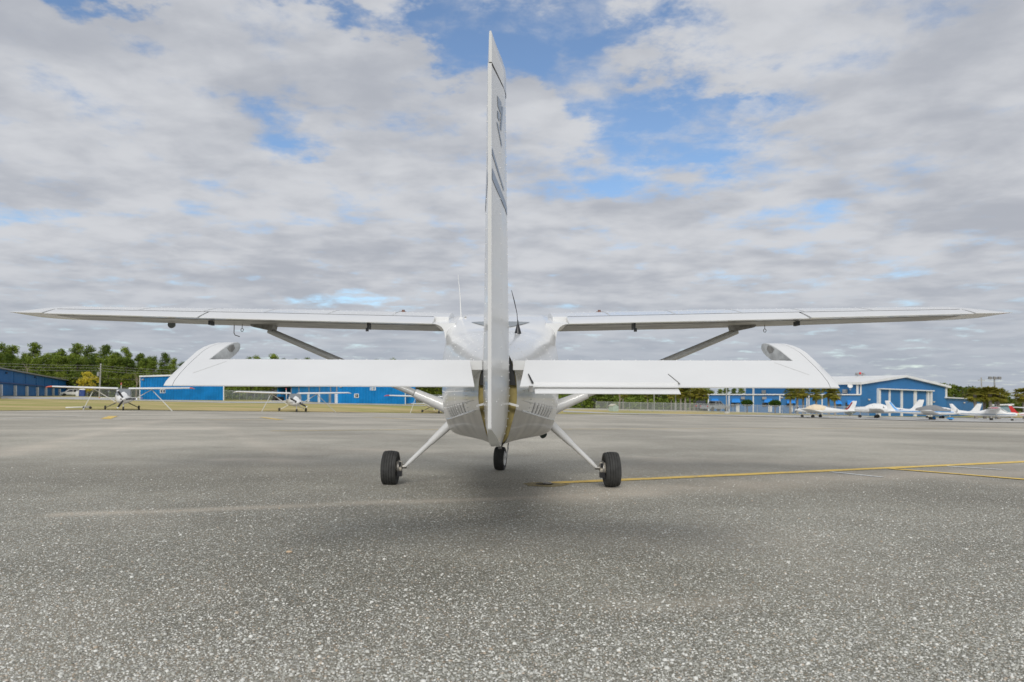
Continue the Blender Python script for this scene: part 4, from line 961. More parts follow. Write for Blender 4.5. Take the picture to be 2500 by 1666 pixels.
def ex_mast(o, g, zt):
    bpart('crossarm', MB().box((g.x, g.y, zt - .1), (1.6, .1, .1)), GALV, o)
    for dx in (-.75, 0, .75): bpart('floodlight', MB().box((g.x + dx, g.y - .1, zt + .05), (.46, .3, .42), Matrix.Rotation(.3, 3, 'X')), GREYW, o)
pole('floodlight_mast', 'tall grey mast with three floodlights among the palms, far right', 'floodlight mast', 2430, 122, 924, .16, .11, GALV, ex_mast)
def ex_x(o, g, zt): bpart('crossarm', MB().box((g.x, g.y, zt - .6), (1.5, .1, .12)), WOODP, o)
pole('utility_pole', 'thin dark utility pole left of the floodlight mast', 'utility pole', 2398, 170, 922, .16, .12, extras=ex_x)

# ------------------------------------------------------------------ trees
def leaf_cloud(b, c, r, n, s0, s1, rg, squash=.8):
    for _ in range(n):
        d = rg.normal(size=3); d /= np.linalg.norm(d) + 1e-9; q = np.array(c) + d * r * (rg.random() ** .45) * np.array([1, 1, squash])
        u = rg.normal(size=3); u /= np.linalg.norm(u); v = np.cross(u, rg.normal(size=3)); v /= np.linalg.norm(v) + 1e-9
        a = rg.uniform(s0, s1); e = a * rg.uniform(.5, .9)
        b.add([q + u * a, q + v * e, q - u * a, q - v * e], [(0, 1, 2, 3)])
def make_tree(name, kind, seed, loc):
    """unit trees: pines about 15 m, broad trees about 8 m"""
    rg = np.random.default_rng(seed)
    o = thing(name, 'tree', 'tree', loc)
    tb, cb = MB(), MB()
    if kind == 'pine':
        H = 15.0; lean = rg.normal(0, .25, 2); ax = lambda z: np.array([lean[0] * z / H + .12 * math.sin(z * .7 + seed), lean[1] * z / H, z])
        tb.tube([ax(z) for z in (-.3, 3, 7, 11, 14)], [.24, .2, .16, .10, .04], 7)
        n = 44; z0 = rg.uniform(3.0, 5.5)
        for k in range(n):
            f = (k + rg.random()) / n; z = z0 + (H - z0) * f; env = (1.0 - f) ** .7 * 2.9 + .5
            a = rg.random() * 6.28; rr = env * rg.uniform(.35, 1.0); p = ax(z) + np.array([math.cos(a) * rr, math.sin(a) * rr, rg.uniform(-.3, .5)])
            tb.tube([ax(z - .8), (ax(z - .5) + p) / 2 - np.array([0, 0, .1]), p], [.05, .035, .015], 4)
            leaf_cloud(cb, p, rg.uniform(.9, 1.4), 115, .10, .23, rg, .7)
        leaf_cloud(cb, ax(H - .2), .7, 50, .14, .28, rg, 1.2)
    else:
        H = 8.0; tb.tube([(0, 0, -.3), (.1, 0, 1.6), (-.1, .1, 4), (0, 0, 6.5)], [.22, .18, .12, .04], 7)
        for k in range(30):
            a = rg.random() * 6.28; f = rg.random(); z = 1.6 + f * 5.6; env = 2.9 * math.sqrt(max(.06, 1 - ((z - 4.0) / 4.2) ** 2)); rr = env * rg.uniform(.4, 1)
            p = np.array([math.cos(a) * rr, math.sin(a) * rr, z]); tb.tube([(0, 0, z * .55), tuple(p * .6 + np.array([0, 0, z * .2])), tuple(p)], [.06, .04, .015], 4)
            leaf_cloud(cb, p, rg.uniform(.7, 1.3), 66, .12, .26, rg, .75)
    tb.build('trunk', BARK, o, smooth=60)
    cb.build('crown', {'pine': PINE, 'pine_dark': PINE2, 'broad': BROAD, 'yellow': YLEAF}[kind] if kind != 'pine' else (PINE if seed % 3 else PINE2), o)
    return o
G1 = 'pines of the wood behind the blue hangars'
pines = [make_tree('pine_tree', 'pine', 100 + k, (0, 0, 0)) for k in range(7)]
broads = [make_tree('broadleaf_tree', 'broad', 200 + k, (0, 0, 0)) for k in range(4)]
used = set()
def plant(pool, px, D, ytop, H, label, group, wide=1.0):
    k = int(rng.integers(len(pool))); g = gcol(px, D); zt = at(px, ytop, D).z; sc = max(.25, (zt - g.z) / H)
    r = rng.uniform(0, 6.28)
    src = pool[k]
    if src.name in used: o = dup(src, g, r, (sc * wide, sc * wide, sc), label, group)
    else:
        used.add(src.name); o = src; o.location = g; o.rotation_euler = (0, 0, r); o.scale = (sc * wide, sc * wide, sc); o['label'] = label; o['group'] = group
    return o
tops = [(-60, 845), (-30, 850), (0, 838), (28, 843), (52, 862), (74, 836), (107, 862), (128, 860), (145, 851), (180, 838), (206, 843), (229, 862), (252, 841), (278, 860), (306, 848), (339, 862), (357, 870), (372, 870), (395, 861), (421, 875), (449, 884), (478, 888), (510, 886), (545, 884), (574, 880),
        (602, 873), (627, 869), (666, 865), (690, 875), (717, 876), (745, 874), (775, 884), (800, 884), (830, 885), (867, 881), (893, 886), (918, 879), (940, 884), (959, 876), (990, 881), (1025, 881), (1055, 885), (1085, 884)]
for x, y in tops: plant(pines, x + rng.uniform(-3, 3), rng.uniform(212, 226), y, 15.6, 'tall pine of the wood standing above the rest behind the blue hangars', G1, rng.uniform(.9, 1.2))
for x in np.arange(-70, 1100, 17): plant(pines, x, rng.uniform(196, 206), np.interp(x, [-70, 300, 450, 600, 1100], [868, 872, 897, 891, 896]) + rng.uniform(-7, 9), 15.6, 'middle-height pine within the wood behind the blue hangars', 'inner pines of the wood behind the blue hangars', 1.3)
for x in np.arange(1105, 1365, 21): plant(pines, x, rng.uniform(190, 205), 897 + rng.uniform(-3, 9), 15.6, 'pine of the low stretch of wood behind the fuselage of the nearest aircraft', 'pines behind the nearest fuselage', 1.3)
for x in np.arange(-60, 1100, 27): plant(broads, x + rng.uniform(-6, 6), rng.uniform(180, 190), np.interp(x, [-70, 300, 450, 1100], [900, 905, 917, 914]) + rng.uniform(-8, 10), 8.2, 'low leafy tree at the front edge of the wood behind the blue hangars', 'leafy trees at the edge of the wood', 1.25)
for x, y in [(1360, 918), (1392, 912), (1425, 920), (1452, 910), (1488, 918), (1520, 908), (1552, 914), (1585, 920), (1618, 912), (1652, 922), (1690, 928), (1720, 940)]:
    plant(broads, x, rng.uniform(158, 176), y, 8.2, 'leafy tree of the dark row behind the fence right of the fuselage', 'leafy trees behind the right-hand fence', 1.3)
for x in np.arange(1350, 1740, 24): plant(broads, x + rng.uniform(-5, 5), rng.uniform(150, 156), 955 + rng.uniform(-10, 8), 8.2, 'low leafy tree at the front of the row behind the right-hand fence', 'low leafy trees behind the right-hand fence', 1.5)
for x, y in [(1758, 950), (1775, 944), (1792, 948), (1812, 943), (1830, 946)]: plant(pines, x, 205, y, 15.6, 'pine seen over the roof of the low terminal', 'pines over the low terminal', 1.3)
for x, y in [(2262, 948), (2278, 938), (2296, 931), (2316, 933), (2336, 940), (2352, 935), (2372, 938), (2392, 942), (2412, 941), (2436, 946), (2455, 966), (2475, 972), (2500, 974)]:
    plant(broads, x, rng.uniform(196, 212), y, 8.2, 'round-crowned tree of the grove behind the annex, far right', 'trees behind the annex', 1.45)
for x in np.arange(2300, 2520, 22): plant(broads, x, 190, 966 + rng.uniform(-6, 6) if x < 2430 else 985, 8.2, 'lower tree of the grove behind the annex, far right', 'lower trees behind the annex', 1.7)
yt = make_tree('yellow_tree', 'yellow', 301, gcol(216, 158)); yt['label'] = 'yellow-green round tree beside the utility pole, left of the wood'; yt['category'] = 'tree'
g_ = gcol(216, 158); sc = (at(216, 909, 158).z - g_.z) / 7.6; yt.scale = (sc * 1.0, sc * 1.0, sc)
def bare(label, px, D, ytop, seed):
    rg = np.random.default_rng(seed); g = gcol(px, D); h = at(px, ytop, D).z - g.z; o = thing('bare_tree', label, 'tree', g); b = MB().tube([(0, 0, -.2), (.1, 0, h * .5), (.2, 0, h * .8)], [.16, .10, .04], 6)
    o2 = b.build('trunk', BAREW, o); b = MB()
    for k in range(16):
        z = h * rg.uniform(.35, .8); a = rg.random() * 6.28; L_ = rg.uniform(.8, 1.8); e = Vector((math.cos(a) * L_ * .55, math.sin(a) * L_ * .55, z + L_))
        b.tube([(.1, 0, z), tuple((Vector((.1, 0, z)) + e) / 2 + Vector((.05, 0, -.1))), tuple(e)], [.045, .03, .012], 4)
    b.build('branch', BAREW, o, kind='stuff')
bare('bare pale tree in front of the wood above the deep blue row hangar', 60, 172, 884, 4); bare('bare leaning tree in the wood between utility pole and ribbed hangar', 331, 168, 912, 5); bare('bare pale tree behind the fence right of the fuselage', 1512, 146, 952, 6)

def undergrowth(name, x0, x1, D, h, n, seed, m_):
    rg = np.random.default_rng(seed); b = MB()
    for _ in range(n):
        g = gcol(rg.uniform(x0, x1), D + rg.uniform(-4, 4)); leaf_cloud(b, (g.x, g.y, g.z + h * rg.random() ** 1.5), .5, 7, .12, .3, rg)
    o = b.build(name, m_); o['kind'] = 'stuff'; o['label'] = 'low undergrowth below the trees'; return o
undergrowth('undergrowth', -60, 1110, 184, 2.8, 3000, 61, PINE2); undergrowth('undergrowth', 1330, 1745, 152, 2.2, 1500, 62, PINE2)

# palms
def make_palm(seed):
    rg = np.random.default_rng(seed); o = thing('palm_tree', 'palm', 'palm tree'); H = 4.5
    MB().tube([(0, 0, -.2), (.05, 0, H * .35), (-.03, 0, H * .7), (0, 0, H)], [.24, .20, .19, .23], 9).build('trunk', PALMB, o, smooth=60)
    b = MB()
    for k in range(64):
        a = rg.random() * 6.28; el_ = rg.uniform(-1.25, 1.35); st_ = rg.uniform(.6, 1.05)
        d = np.array([math.cos(a) * math.cos(el_), math.sin(a) * math.cos(el_), math.sin(el_)]); c0 = np.array([0, 0, H + .05]); c1 = c0 + d * st_
        side = np.cross(d, [0, 0, 1.0]); side /= np.linalg.norm(side) + 1e-6; nrm = np.cross(side, d)
        b.tube([c0, c1], [.02, .012], 4)
        for j in range(9):
            t = (j - 4) / 4 * 1.25; l = rg.uniform(.65, .95) * (1 - .12 * abs(t)); tip = c1 + (d * math.cos(t) + side * math.sin(t)) * l - np.array([0, 0, .22 * l + .08]); m1 = c1 + (d * math.cos(t) + side * math.sin(t)) * l * .55
            w = (d * -math.sin(t) + side * math.cos(t)) * .085
            b.add([c1, m1 + w, tip, m1 - w], [(0, 1, 2, 3)])
    b.build('crown', PALML, o); return o
palms = [make_palm(400 + k) for k in range(4)]
PL = [(1929.5, 126, 948, 0), (1946.5, 127, 945, 0), (1961, 129, 946, 0), (1993, 126, 949, 0), (2023, 128, 944, 0), (2038, 127, 950, 0)]
_ord = ['leftmost', 'second', 'third', 'fourth', 'fifth', 'rightmost']
for k, (x, D, y, _) in enumerate(PL): plant(palms, x, D, y - 4, 6.0, '%s of the six palms before the blue terminal, counted from the left' % _ord[k], 'palms before the terminal', 1.1)
for k, (x, y) in enumerate([(1662, 950), (1673, 946), (1684, 948), (1695, 951), (1707, 949), (1720, 955)]): plant(palms, x, 134 + rng.uniform(-2, 3), y - 4, 6.0, '%s palm of the cluster at the left end of the low terminal' % _ord[k], 'palms left of the terminal', 1.15)
for k, (x, y) in enumerate([(1521, 951), (1581, 952), (1639, 955)]): plant(palms, x, 141, y, 6.0, '%s of the three palms among the dark trees behind the right-hand fence' % ('leftmost', 'middle', 'rightmost')[k], 'palms among the dark trees', 1.0)
for k, (x, y) in enumerate([(2381, 944), (2403, 946), (2418, 941), (2437, 946), (2500, 945)]): plant(palms, x, 122 + rng.uniform(-2, 2), y, 6.0, '%s of the five palms near the floodlight mast, far right' % ('leftmost', 'second', 'third', 'fourth', 'rightmost')[k], 'palms near the floodlight mast', 1.35)

def hedge(label, px, D, y0, y1, half, trunk_to=None):
    g = gcol(px, D); c = at(px, (y0 + y1) / 2, D); hz = (at(px, y0, D) - at(px, y1, D)).z / 2; r = half * D / F_PX
    o = thing('clipped_bush', label, 'bush', g); rg = np.random.default_rng(int(px)); b = MB()
    for _ in range(1500):
        d = rg.normal(size=3); d /= np.linalg.norm(d); s_ = .85 + .15 * rg.random(); q = Vector((c.x + d[0] * r * s_, c.y + d[1] * r * s_, c.z + d[2] * hz * s_)); u = rg.normal(size=3) * .10; v = rg.normal(size=3) * .08
        b.add([q + Vector(u), q + Vector(v), q - Vector(u), q - Vector(v)], [(0, 1, 2, 3)])
    bpart('foliage', b, HEDGE, o); bpart('stem', MB().tube([g - Vector((0, 0, .1)), Vector((g.x, g.y, c.z))], .10, 6), BARK, o)
hedge('round clipped bush on a stem before the low terminal, left one', 1824, 125, 977.5, 991, 12.5); hedge('round clipped bush on a stem before the low terminal, right one', 1892, 124, 978.5, 992, 13.5); hedge('squat dark bush beside the cream-covered aircraft tail', 2074, 117, 994, 1012, 11)

# ------------------------------------------------------------------ parked aircraft
def se(w, zb, zt, n=14, p=2.6):
    out = []
    for k in range(n):
        a = 2 * math.pi * k / n; c, s_ = math.cos(a), math.sin(a)
        out.append((math.copysign(abs(c) ** (2 / p), c) * w, (zb + zt) / 2 + math.copysign(abs(s_) ** (2 / p), s_) * (zt - zb) / 2))
    return out
def body(st, n=14, p=2.6): return MB().loft([[Vector((x, y, z)) for x, z in se(w, zb, zt, n, p)] for y, w, zb, zt in st])
def foil(pts, n=8, t=.12):
    """pts: (x, leading y, chord, z)"""
    up, lo = airfoil(n, t, .02); rings = []
    for x, le, c, z in pts: rings.append([Vector((x, le - c + c * xx, z + c * yy)) for xx, yy in up + lo])
    return MB().loft(rings)
def finm(pts, t=.05):
    """pts: (z, leading y, trailing y)"""
    return MB().loft([[Vector((0, a, z)), Vector((t * k, a + (b_ - a) * .35, z)), Vector((t * k * .4, b_ + .02, z)), Vector((0, b_, z)), Vector((-t * k * .4, b_ + .02, z)), Vector((-t * k, a + (b_ - a) * .35, z))] for (z, a, b_), k in zip(pts, (1, .9, .7, .5))])
def wheel(o, x, y, r, w=.15, spat=None):
    wh = MB().lathe([(r * .5, -w * .3), (r * .5, w * .3)], (x, y, r), 'X', 14).build('wheel', HUB, o)
    MB().lathe([(r * .55, -w * .4), (r * .85, -w * .5), (r, -w * .3), (r, w * .3), (r * .85, w * .5), (r * .55, w * .4)], (x, y, r), 'X', 18).build('tyre', RUBBER, wh, smooth=50)
    if spat: body([(y - .42, .02, r + .05, r + .12), (y - .15, .09, r * .75, r * 1.9), (y + .18, .10, r * .7, r * 1.95), (y + .36, .03, r * .95, r * 1.5)], 10).build('wheel_fairing', spat, o, smooth=50); o.children[-1].location.x = x
    return wh
def propeller(o, y, z, nb, ang, tipm, r=.95, spin=WHITE2):
    MB().lathe([(.17, 0), (.15, .1), (.09, .24), (.004, .34)], (0, y, z), 'Y', 14).build('spinner', spin, o, smooth=50)
    for k in range(nb):
        a = ang + 2 * math.pi * k / nb; dx, dz = math.cos(a), math.sin(a); pr = [(.12, .05), (.5, .085), (.84 * r / .95, .075)]
        sect = lambda q, w: [Vector((dx * q + wv * -dz, y + .08 + tv, z + dz * q + wv * dx)) for wv, tv in ((-w, -.02), (w, .01), (w, .025), (-w, -.005))]
        pb = MB().loft([sect(q, w) for q, w in pr]).build('propeller_blade', BLACKP, o)
        MB().loft([sect(.845 * r / .95, .078), sect(r, .06)]).build('blade_tip', tipm, pb)
def high_wing(label, loc, rz, tipc, nb, ang, stripe=None, cover=False, scale=1.0, fintop=None, belly=None, finm_=None, blade_tip=TRIM, glass=True, group=None):
    o = thing('high_wing_aircraft', label, 'aircraft', loc, rz, group); o.scale = (scale, scale, scale * .86); w = WHITE2
    body([(-4.95, .05, .98, 1.16), (-3.2, .24, .78, 1.32), (-1.6, .46, .64, 1.55), (-.65, .55, .60, 1.86), (.8, .56, .58, 1.98), (1.35, .54, .60, 1.72), (1.75, .50, .64, 1.42), (2.55, .42, .74, 1.34), (2.78, .25, .86, 1.24)], 16).build('fuselage', w, o, smooth=50)
    if stripe: 
        for s in (-1, 1): MB().loft([[Vector((s * (x + .012), y, z)), Vector((s * (x + .012), y, z + .13))] for y, x, z in ((-3.9, .16, 1.03), (-3.2, .24, 1.0), (-1.6, .46, .98), (-.65, .552, .97), (.8, .562, .96), (1.75, .50, .98), (2.55, .42, 1.0))], False, False, closed=False).build('stripe', stripe, o)
    gm = GLASS if glass else WHITECL
    MB().hexa([(-.53, 1.42, 1.52), (.53, 1.42, 1.52), (.5, 1.72, 1.40), (-.5, 1.72, 1.40)], [(-.52, .98, 1.985), (.52, .98, 1.985), (.52, 1.02, 1.99), (-.52, 1.02, 1.99)]).build('windscreen', mat('windscreen_grey', (.20, .215, .225), .15) if glass else WHITECL, o)
    for s in (-1, 1):
        MB().prism([(s * .545, .75, 1.42), (s * .545, -.5, 1.42), (s * .53, -.5, 1.78), (s * .53, .75, 1.85)], (s * .03, 0, 0)).build('side_window', gm, o)
        foil([(s * .4, .95, 1.62, 2.0), (s * 2.6, .95, 1.62, 2.05), (s * 5.05, .72, 1.16, 2.13)]).build('wing', w, o, smooth=50)
        foil([(s * 5.055, .72, 1.16, 2.13), (s * 5.3, .62, .95, 2.12), (s * 5.5, .40, .45, 2.06)]).build('wing_tip', tipc, o, smooth=50)
        MB().tube([(s * 2.2, .35, 2.02), (s * .52, .35, .75)], [.055, .065], 8, .6).build('wing_strut', w, o)
        foil([(s * .05, -4.0, .95, 1.10), (s * 1.55, -4.15, .72, 1.10), (s * 1.62, -4.2, .5, 1.10)], 6, .09).build('stabilizer', w, o, smooth=50)
        foil([(s * 1.625, -4.2, .48, 1.10), (s * 1.75, -4.3, .3, 1.10)], 6, .09).build('stabilizer_tip', tipc, o, smooth=50)
        MB().tube([(s * .45, -.25, .68), (s * 1.18, -.25, .25)], [.05, .03], 8).build('gear_leg', BLACKP if stripe is None else w, o); wheel(o, s * 1.25, -.25, .21)
    finm([(1.15, -3.4, -4.75), (1.5, -3.95, -4.85), (2.2, -4.5, -5.12), (2.42, -4.66, -5.18)]).build('fin', finm_ or w, o, smooth=40)
    finm([(2.425, -4.66, -5.18), (2.6, -4.78, -5.24), (2.66, -4.9, -5.26)]).build('fin_tip', fintop or tipc, o, smooth=40)
    MB().tube([(0, 2.1, .75), (0, 2.1, .2)], [.05, .035], 8).build('nose_strut', w, o); wheel(o, 0, 2.15, .18, .13)
    MB().box((-.18, 2.80, 1.06), (.2, .04, .09)).build('cowl_inlet', BLACKP, o); MB().box((.18, 2.80, 1.06), (.2, .04, .09)).build('cowl_inlet', BLACKP, o)
    if nb: propeller(o, 2.80, 1.06, nb, ang, blade_tip)
    return o
def low_wing(label, loc, rz, stripe=None, finc=None, finstripe=None, spats=None, tipc=None, nb=2, group=None, scale=1.0, under=None):
    o = thing('low_wing_aircraft', label, 'aircraft', loc, rz, group); o.scale = (scale,) * 3; w = WHITE2
    body([(-4.75, .05, .92, 1.10), (-3.2, .24, .78, 1.18), (-1.6, .48, .64, 1.40), (-.6, .56, .60, 1.66), (.2, .57, .60, 1.74), (.75, .56, .60, 1.58), (1.25, .54, .64, 1.28), (2.2, .46, .70, 1.22), (2.42, .26, .80, 1.12)], 16).build('fuselage', w, o, smooth=50)
    for s in (-1, 1):
        MB().prism([(s * .535, .55, 1.28), (s * .53, -.9, 1.26), (s * .46, -.8, 1.48), (s * .50, .40, 1.54)], (s * .035, 0, 0)).build('side_window', GLASS, o)
        if stripe: MB().loft([[Vector((s * (x + .014), y, z)), Vector((s * (x + .014), y, z + .09))] for y, x, z in ((-3.9, .14, 1.0), (-3.2, .24, .98), (-1.6, .48, .96), (-.6, .56, .96), (1.25, .54, .98), (2.2, .46, .98))], False, False, closed=False).build('stripe', stripe, o)
        foil([(s * .3, .85, 1.75, .74), (s * 2.4, .6, 1.55, .95), (s * 4.7, .48, 1.2, 1.19)]).build('wing', under or w, o, smooth=50)
        foil([(s * 4.705, .48, 1.2, 1.19), (s * 4.95, .25, .6, 1.22)]).build('wing_tip', tipc or w, o, smooth=50)
        foil([(s * .05, -4.0, .80, 1.0), (s * 1.85, -4.05, .72, 1.0), (s * 1.95, -4.15, .5, 1.0)], 6, .09).build('stabilizer', w, o, smooth=50)
        MB().tube([(s * 1.5, -.05, .85), (s * 1.5, -.05, .25)], [.05, .04], 8).build('gear_leg', w, o); wheel(o, s * 1.5, -.05, .22, .16, spats)
    finm([(1.0, -3.2, -4.7), (1.3, -3.75, -4.75), (2.1, -4.35, -5.0), (2.28, -4.5, -5.02)], .06).build('fin', finc or w, o, smooth=40)
    if finstripe: finm([(1.15, -3.5, -4.05), (1.4, -3.86, -4.3), (2.0, -4.29, -4.68), (2.1, -4.36, -4.74)], .075).build('fin_stripe', finstripe, o, smooth=40)
    MB().tube([(0, 1.75, .78), (0, 1.75, .2)], [.05, .035], 8).build('nose_strut', w, o); wheel(o, 0, 1.8, .2, .14, spats)
    propeller(o, 2.44, .98, nb, .5, TRIM)
    return o
def cover(label, host, m_, st, p=2.4):
    b = body(st, 16, p); o = b.build('canopy_cover', m_, smooth=60); o.location = host.location; o.rotation_euler = host.rotation_euler; o.scale = host.scale
    return tag(o, label, 'cover')
def hd(dx, dy): return math.atan2(-dx, dy)
def spot(px, D):
    return gcol(px, D)
GP = 'aircraft parked along the left edge of the apron'
h1 = high_wing('parked white high-wing aircraft with orange-red tips and three-blade propeller, left', spot(299, 57), hd(3.6, -7), ORANGE, 3, rad(58), blade_tip=TRIM, glass=True, group=GP, scale=.92)
h2 = high_wing('parked all-white high-wing aircraft nose-on, under the left elevator', spot(716, 70), hd(2.9, -7), WHITE2, 2, rad(30), fintop=RED, group=GP, stripe=GREYDEC, scale=.97)
h3 = high_wing('parked high-wing aircraft with red trimmed wing, half hidden by the fuselage', spot(1060, 82), hd(2.2, -7), RED, 2, rad(140), fintop=RED, group=GP)
def rope(label, a, b_, r=.028):
    tag(MB().tube([a, b_], r, 6).build('tie_down_strap', mat('strap_white', (.62, .62, .58), .8)), label, 'tie-down strap', 'tie-down straps of the parked aircraft')
def wp_(o, x, y, z): return o.matrix_basis @ Vector((x, y, z))
for o, lab, ends in ((h1, 'orange-tipped', ((203, 1001.5), (421, 1004.5))), (h2, 'all-white nose-on', ((639, 1005.5), (820, 1007.5))), (h3, 'red-trimmed half hidden', ((1001.5, 1009.3), None))):
    bpy.context.view_layer.update()
    for s, e in zip((1, -1), ends):
        if e: rope('pale tie-down strap on the %s wing of the %s aircraft' % ('left-hand' if s > 0 else 'right-hand', lab), o.matrix_world @ Vector((s * 2.1, .3, 2.0)), gp(*e))
GR = 'aircraft parked on the right of the apron'
l1 = low_wing('low-wing white aircraft with maroon stripe on its fin and cream cabin cover', spot(1992, 98), hd(-.75, .66), MAROON and None, None, MAROON, group=GR, scale=.98)
cover('cream cloth cabin cover on the aircraft with the maroon fin stripe', l1, CREAM, [(-1.35, .47, .85, 1.46), (-1.2, .535, .80, 1.55), (-.6, .60, .78, 1.71), (.2, .61, .80, 1.79), (.8, .60, .84, 1.60), (1.25, .575, .9, 1.34), (1.35, .52, .95, 1.28)])
l2 = low_wing('low-wing white aircraft with white cover and blue side lettering', spot(2139, 97), hd(-.86, .52), None, None, None, group=GR, scale=1.06)
cover('white cloth cover over cabin and nose, right of the cream-covered aircraft', l2, WHITECL, [(-1.1, .50, .80, 1.55), (-.6, .60, .70, 1.73), (.2, .61, .70, 1.80), (.75, .60, .72, 1.66), (1.25, .58, .74, 1.38), (2.2, .50, .80, 1.28), (2.42, .32, .86, 1.2)])
MB().loft([[Vector((-(x + .012), y, z)), Vector((-(x + .012), y, z + .10))] for y, x, z in ((-3.4, .21, .98), (-2.4, .36, 1.02), (-1.5, .485, 1.08))], False, False, closed=False).build('side_stripe', NAVY, l2)
for k in range(5):
    y0 = -3.0 + .3 * k; xx = lambda y: .24 + (y + 3.2) / 1.6 * .24 + .02
    MB().loft([[Vector((-xx(y0 + q), y0 + q, .80 - .05 * (k / 5))), Vector((-xx(y0 + q), y0 + q, .95))] for q in (0, .07)], False, False, closed=False).loft([[Vector((-xx(y0 + q), y0 + q, .91)), Vector((-xx(y0 + q), y0 + q, .95))] for q in (.07, .2)], False, False, closed=False).build('registration_letter', NAVY, l2)
l3 = low_wing('low-wing aircraft with sky-blue fin flash, blue wheel fairings and grey cover', spot(2276, 90), hd(.8, -.6), SKYBLUE, WHITE2, SKYBLUE, SKYBLUE, group=GR, under=None)
cover('grey cloth cabin cover on the aircraft with blue wheel fairings', l3, GREYCL, [(-1.7, .47, 1.0, 1.42), (-1.2, .55, .90, 1.56), (-.6, .61, .84, 1.74), (.2, .62, .84, 1.82), (.8, .61, .88, 1.66), (1.3, .58, .92, 1.36), (1.9, .53, .98, 1.30)])
l4 = low_wing('plain white low-wing aircraft partly hidden behind the grey-covered one', spot(2297, 111), hd(-.8, .6), None, None, None, group=GR)
h4 = high_wing('white high-wing aircraft in profile with crimson wing tips and yellow nose, far right', spot(2424, 99), hd(.82, -.57), mat('crimson', (.42, .02, .06), .4), 0, 0, stripe=BLUEDEC, glass=False, fintop=WHITE2, group=GR, scale=.93)
MB().lathe([(.26, 0), (.24, .05), (.12, .16), (.02, .2)], (0, 2.80, 1.06), 'Y', 14).build('nose_cover', mat('pale_yellow', (.62, .58, .22), .6), h4)
h5 = high_wing('aircraft with red and white fin and dark blue body, cut by the right edge', spot(2545, 106), hd(.97, .1), RED, 0, 0, stripe=RED, fintop=WHITE2, finm_=RED, group=GR)

# ------------------------------------------------------------------ vehicles and small things
def vehicle(name, label, cat, loc, rz, prof, cabin, paint, width=1.75, wheels=((1.35, .34), (-1.35, .34)), lights=True, roofc=None):
    o = thing(name, label, cat, loc, rz)
    hw = width / 2
    MB().loft([[Vector((x, y, z)) for y, z in prof] for x in (-hw, -hw * .96, hw * .96, hw)]).build('body', paint, o, smooth=20)
    cb = MB(); cb.loft([[Vector((-hw * .86 * k, y, z)) for (y, z), k in zip(cabin, (1.08, 1.08, .92, .92))], [Vector((hw * .86 * k, y, z)) for (y, z), k in zip(cabin, (1.08, 1.08, .92, .92))]]).build('cabin', CARGLASS, o)
    (y0, z0), (y1, z1), (y2, z2), (y3, z3) = cabin
    MB().prism([(-hw * .80, y2, z2 - .01), (hw * .80, y2, z2 - .01), (hw * .80, y3, z3 - .01), (-hw * .80, y3, z3 - .01)], (0, 0, .07)).build('roof', roofc or paint, o)
    for s in (-1, 1):
        for f in (0, .5, 1):
            a = Vector((s * hw * .93, y0 + (y1 - y0) * f, z0)); c_ = Vector((s * hw * .80, y3 + (y2 - y3) * f, z3)); MB().tube([a, c_], .045, 5).build('window_pillar', paint, o)
        for y, r in wheels: 
            wh = MB().lathe([(r * .6, -.05), (r * .6, .06)], (s * (hw - .08), y, r), 'X', 14).build('wheel', ALU, o); MB().lathe([(r * .6, -.1), (r, -.09), (r, .09), (r * .6, .1)], (s * (hw - .08), y, r), 'X', 18).build('tyre', RUBBER, wh)
        yb = min(p[0] for p in prof); yf = max(p[0] for p in prof)
        MB().box((s * hw * .82, yb - .01, .88), (.2, .04, .26)).build('tail_light', mat('tail_red', (.5, .02, .02), .3), o); MB().box((s * hw * .76, yf + .0, .72), (.3, .05, .14)).build('headlight', GLASSL, o)
    return o
pk_prof = [(-2.7, .45), (-2.7, 1.02), (-.75, 1.04), (-.72, 1.06), (1.0, 1.08), (2.35, 1.0), (2.62, .85), (2.65, .42)]
vehicle('pickup_truck', 'silver crew-cab pickup truck parked by the fence at the low terminal', 'pickup truck', gcol(1746, 131), hd(.86, .5), pk_prof, [(-.8, 1.04), (1.15, 1.06), (.55, 1.72), (-.6, 1.74)], SILVER, 1.9, ((1.75, .40), (-1.65, .40)))
vehicle('jeep', 'dark grey off-road car just left of the silver pickup', 'car', gcol(1712, 133), hd(.35, .93), [(-1.9, .5), (-1.9, 1.05), (.7, 1.06), (1.9, 1.0), (1.95, .5)], [(-1.85, 1.05), (.65, 1.06), (.45, 1.7), (-1.8, 1.7)], mat('dark_grey_car', (.05, .055, .06), .35), 1.7, ((1.3, .38), (-1.2, .38)))
vehicle('parked_car', 'white car parked at the end of the deep blue row hangar', 'car', gcol(172, 160), hd(-.8, -.55), [(-2.1, .35), (-2.15, .8), (-1.2, .92), (1.0, .9), (2.1, .72), (2.15, .35)], [(-1.6, .9), (1.05, .9), (.35, 1.38), (-1.0, 1.4)], WHITE2, 1.75, ((1.3, .31), (-1.3, .31)))
ct = thing('utility_cart', 'small black utility cart at the open hangar bay', 'cart', gcol(678, 122), hd(.9, -.3))
MB().box((0, 0, .42), (1.0, 1.7, .18)).box((0, .6, .66), (.95, .45, .3)).build('chassis', BLACKP, ct); MB().box((0, -.35, .62), (.9, .5, .2)).box((0, -.62, .86), (.9, .12, .4)).build('seat', mat('cart_seat', (.04, .04, .045), .7), ct)
MB().tube([(-.45, .5, .7), (-.42, .3, 1.25), (-.42, -.6, 1.25), (-.45, -.7, .5)], .03, 6).tube([(.45, .5, .7), (.42, .3, 1.25), (.42, -.6, 1.25), (.45, -.7, .5)], .03, 6).build('roll_cage', BLACKP, ct)
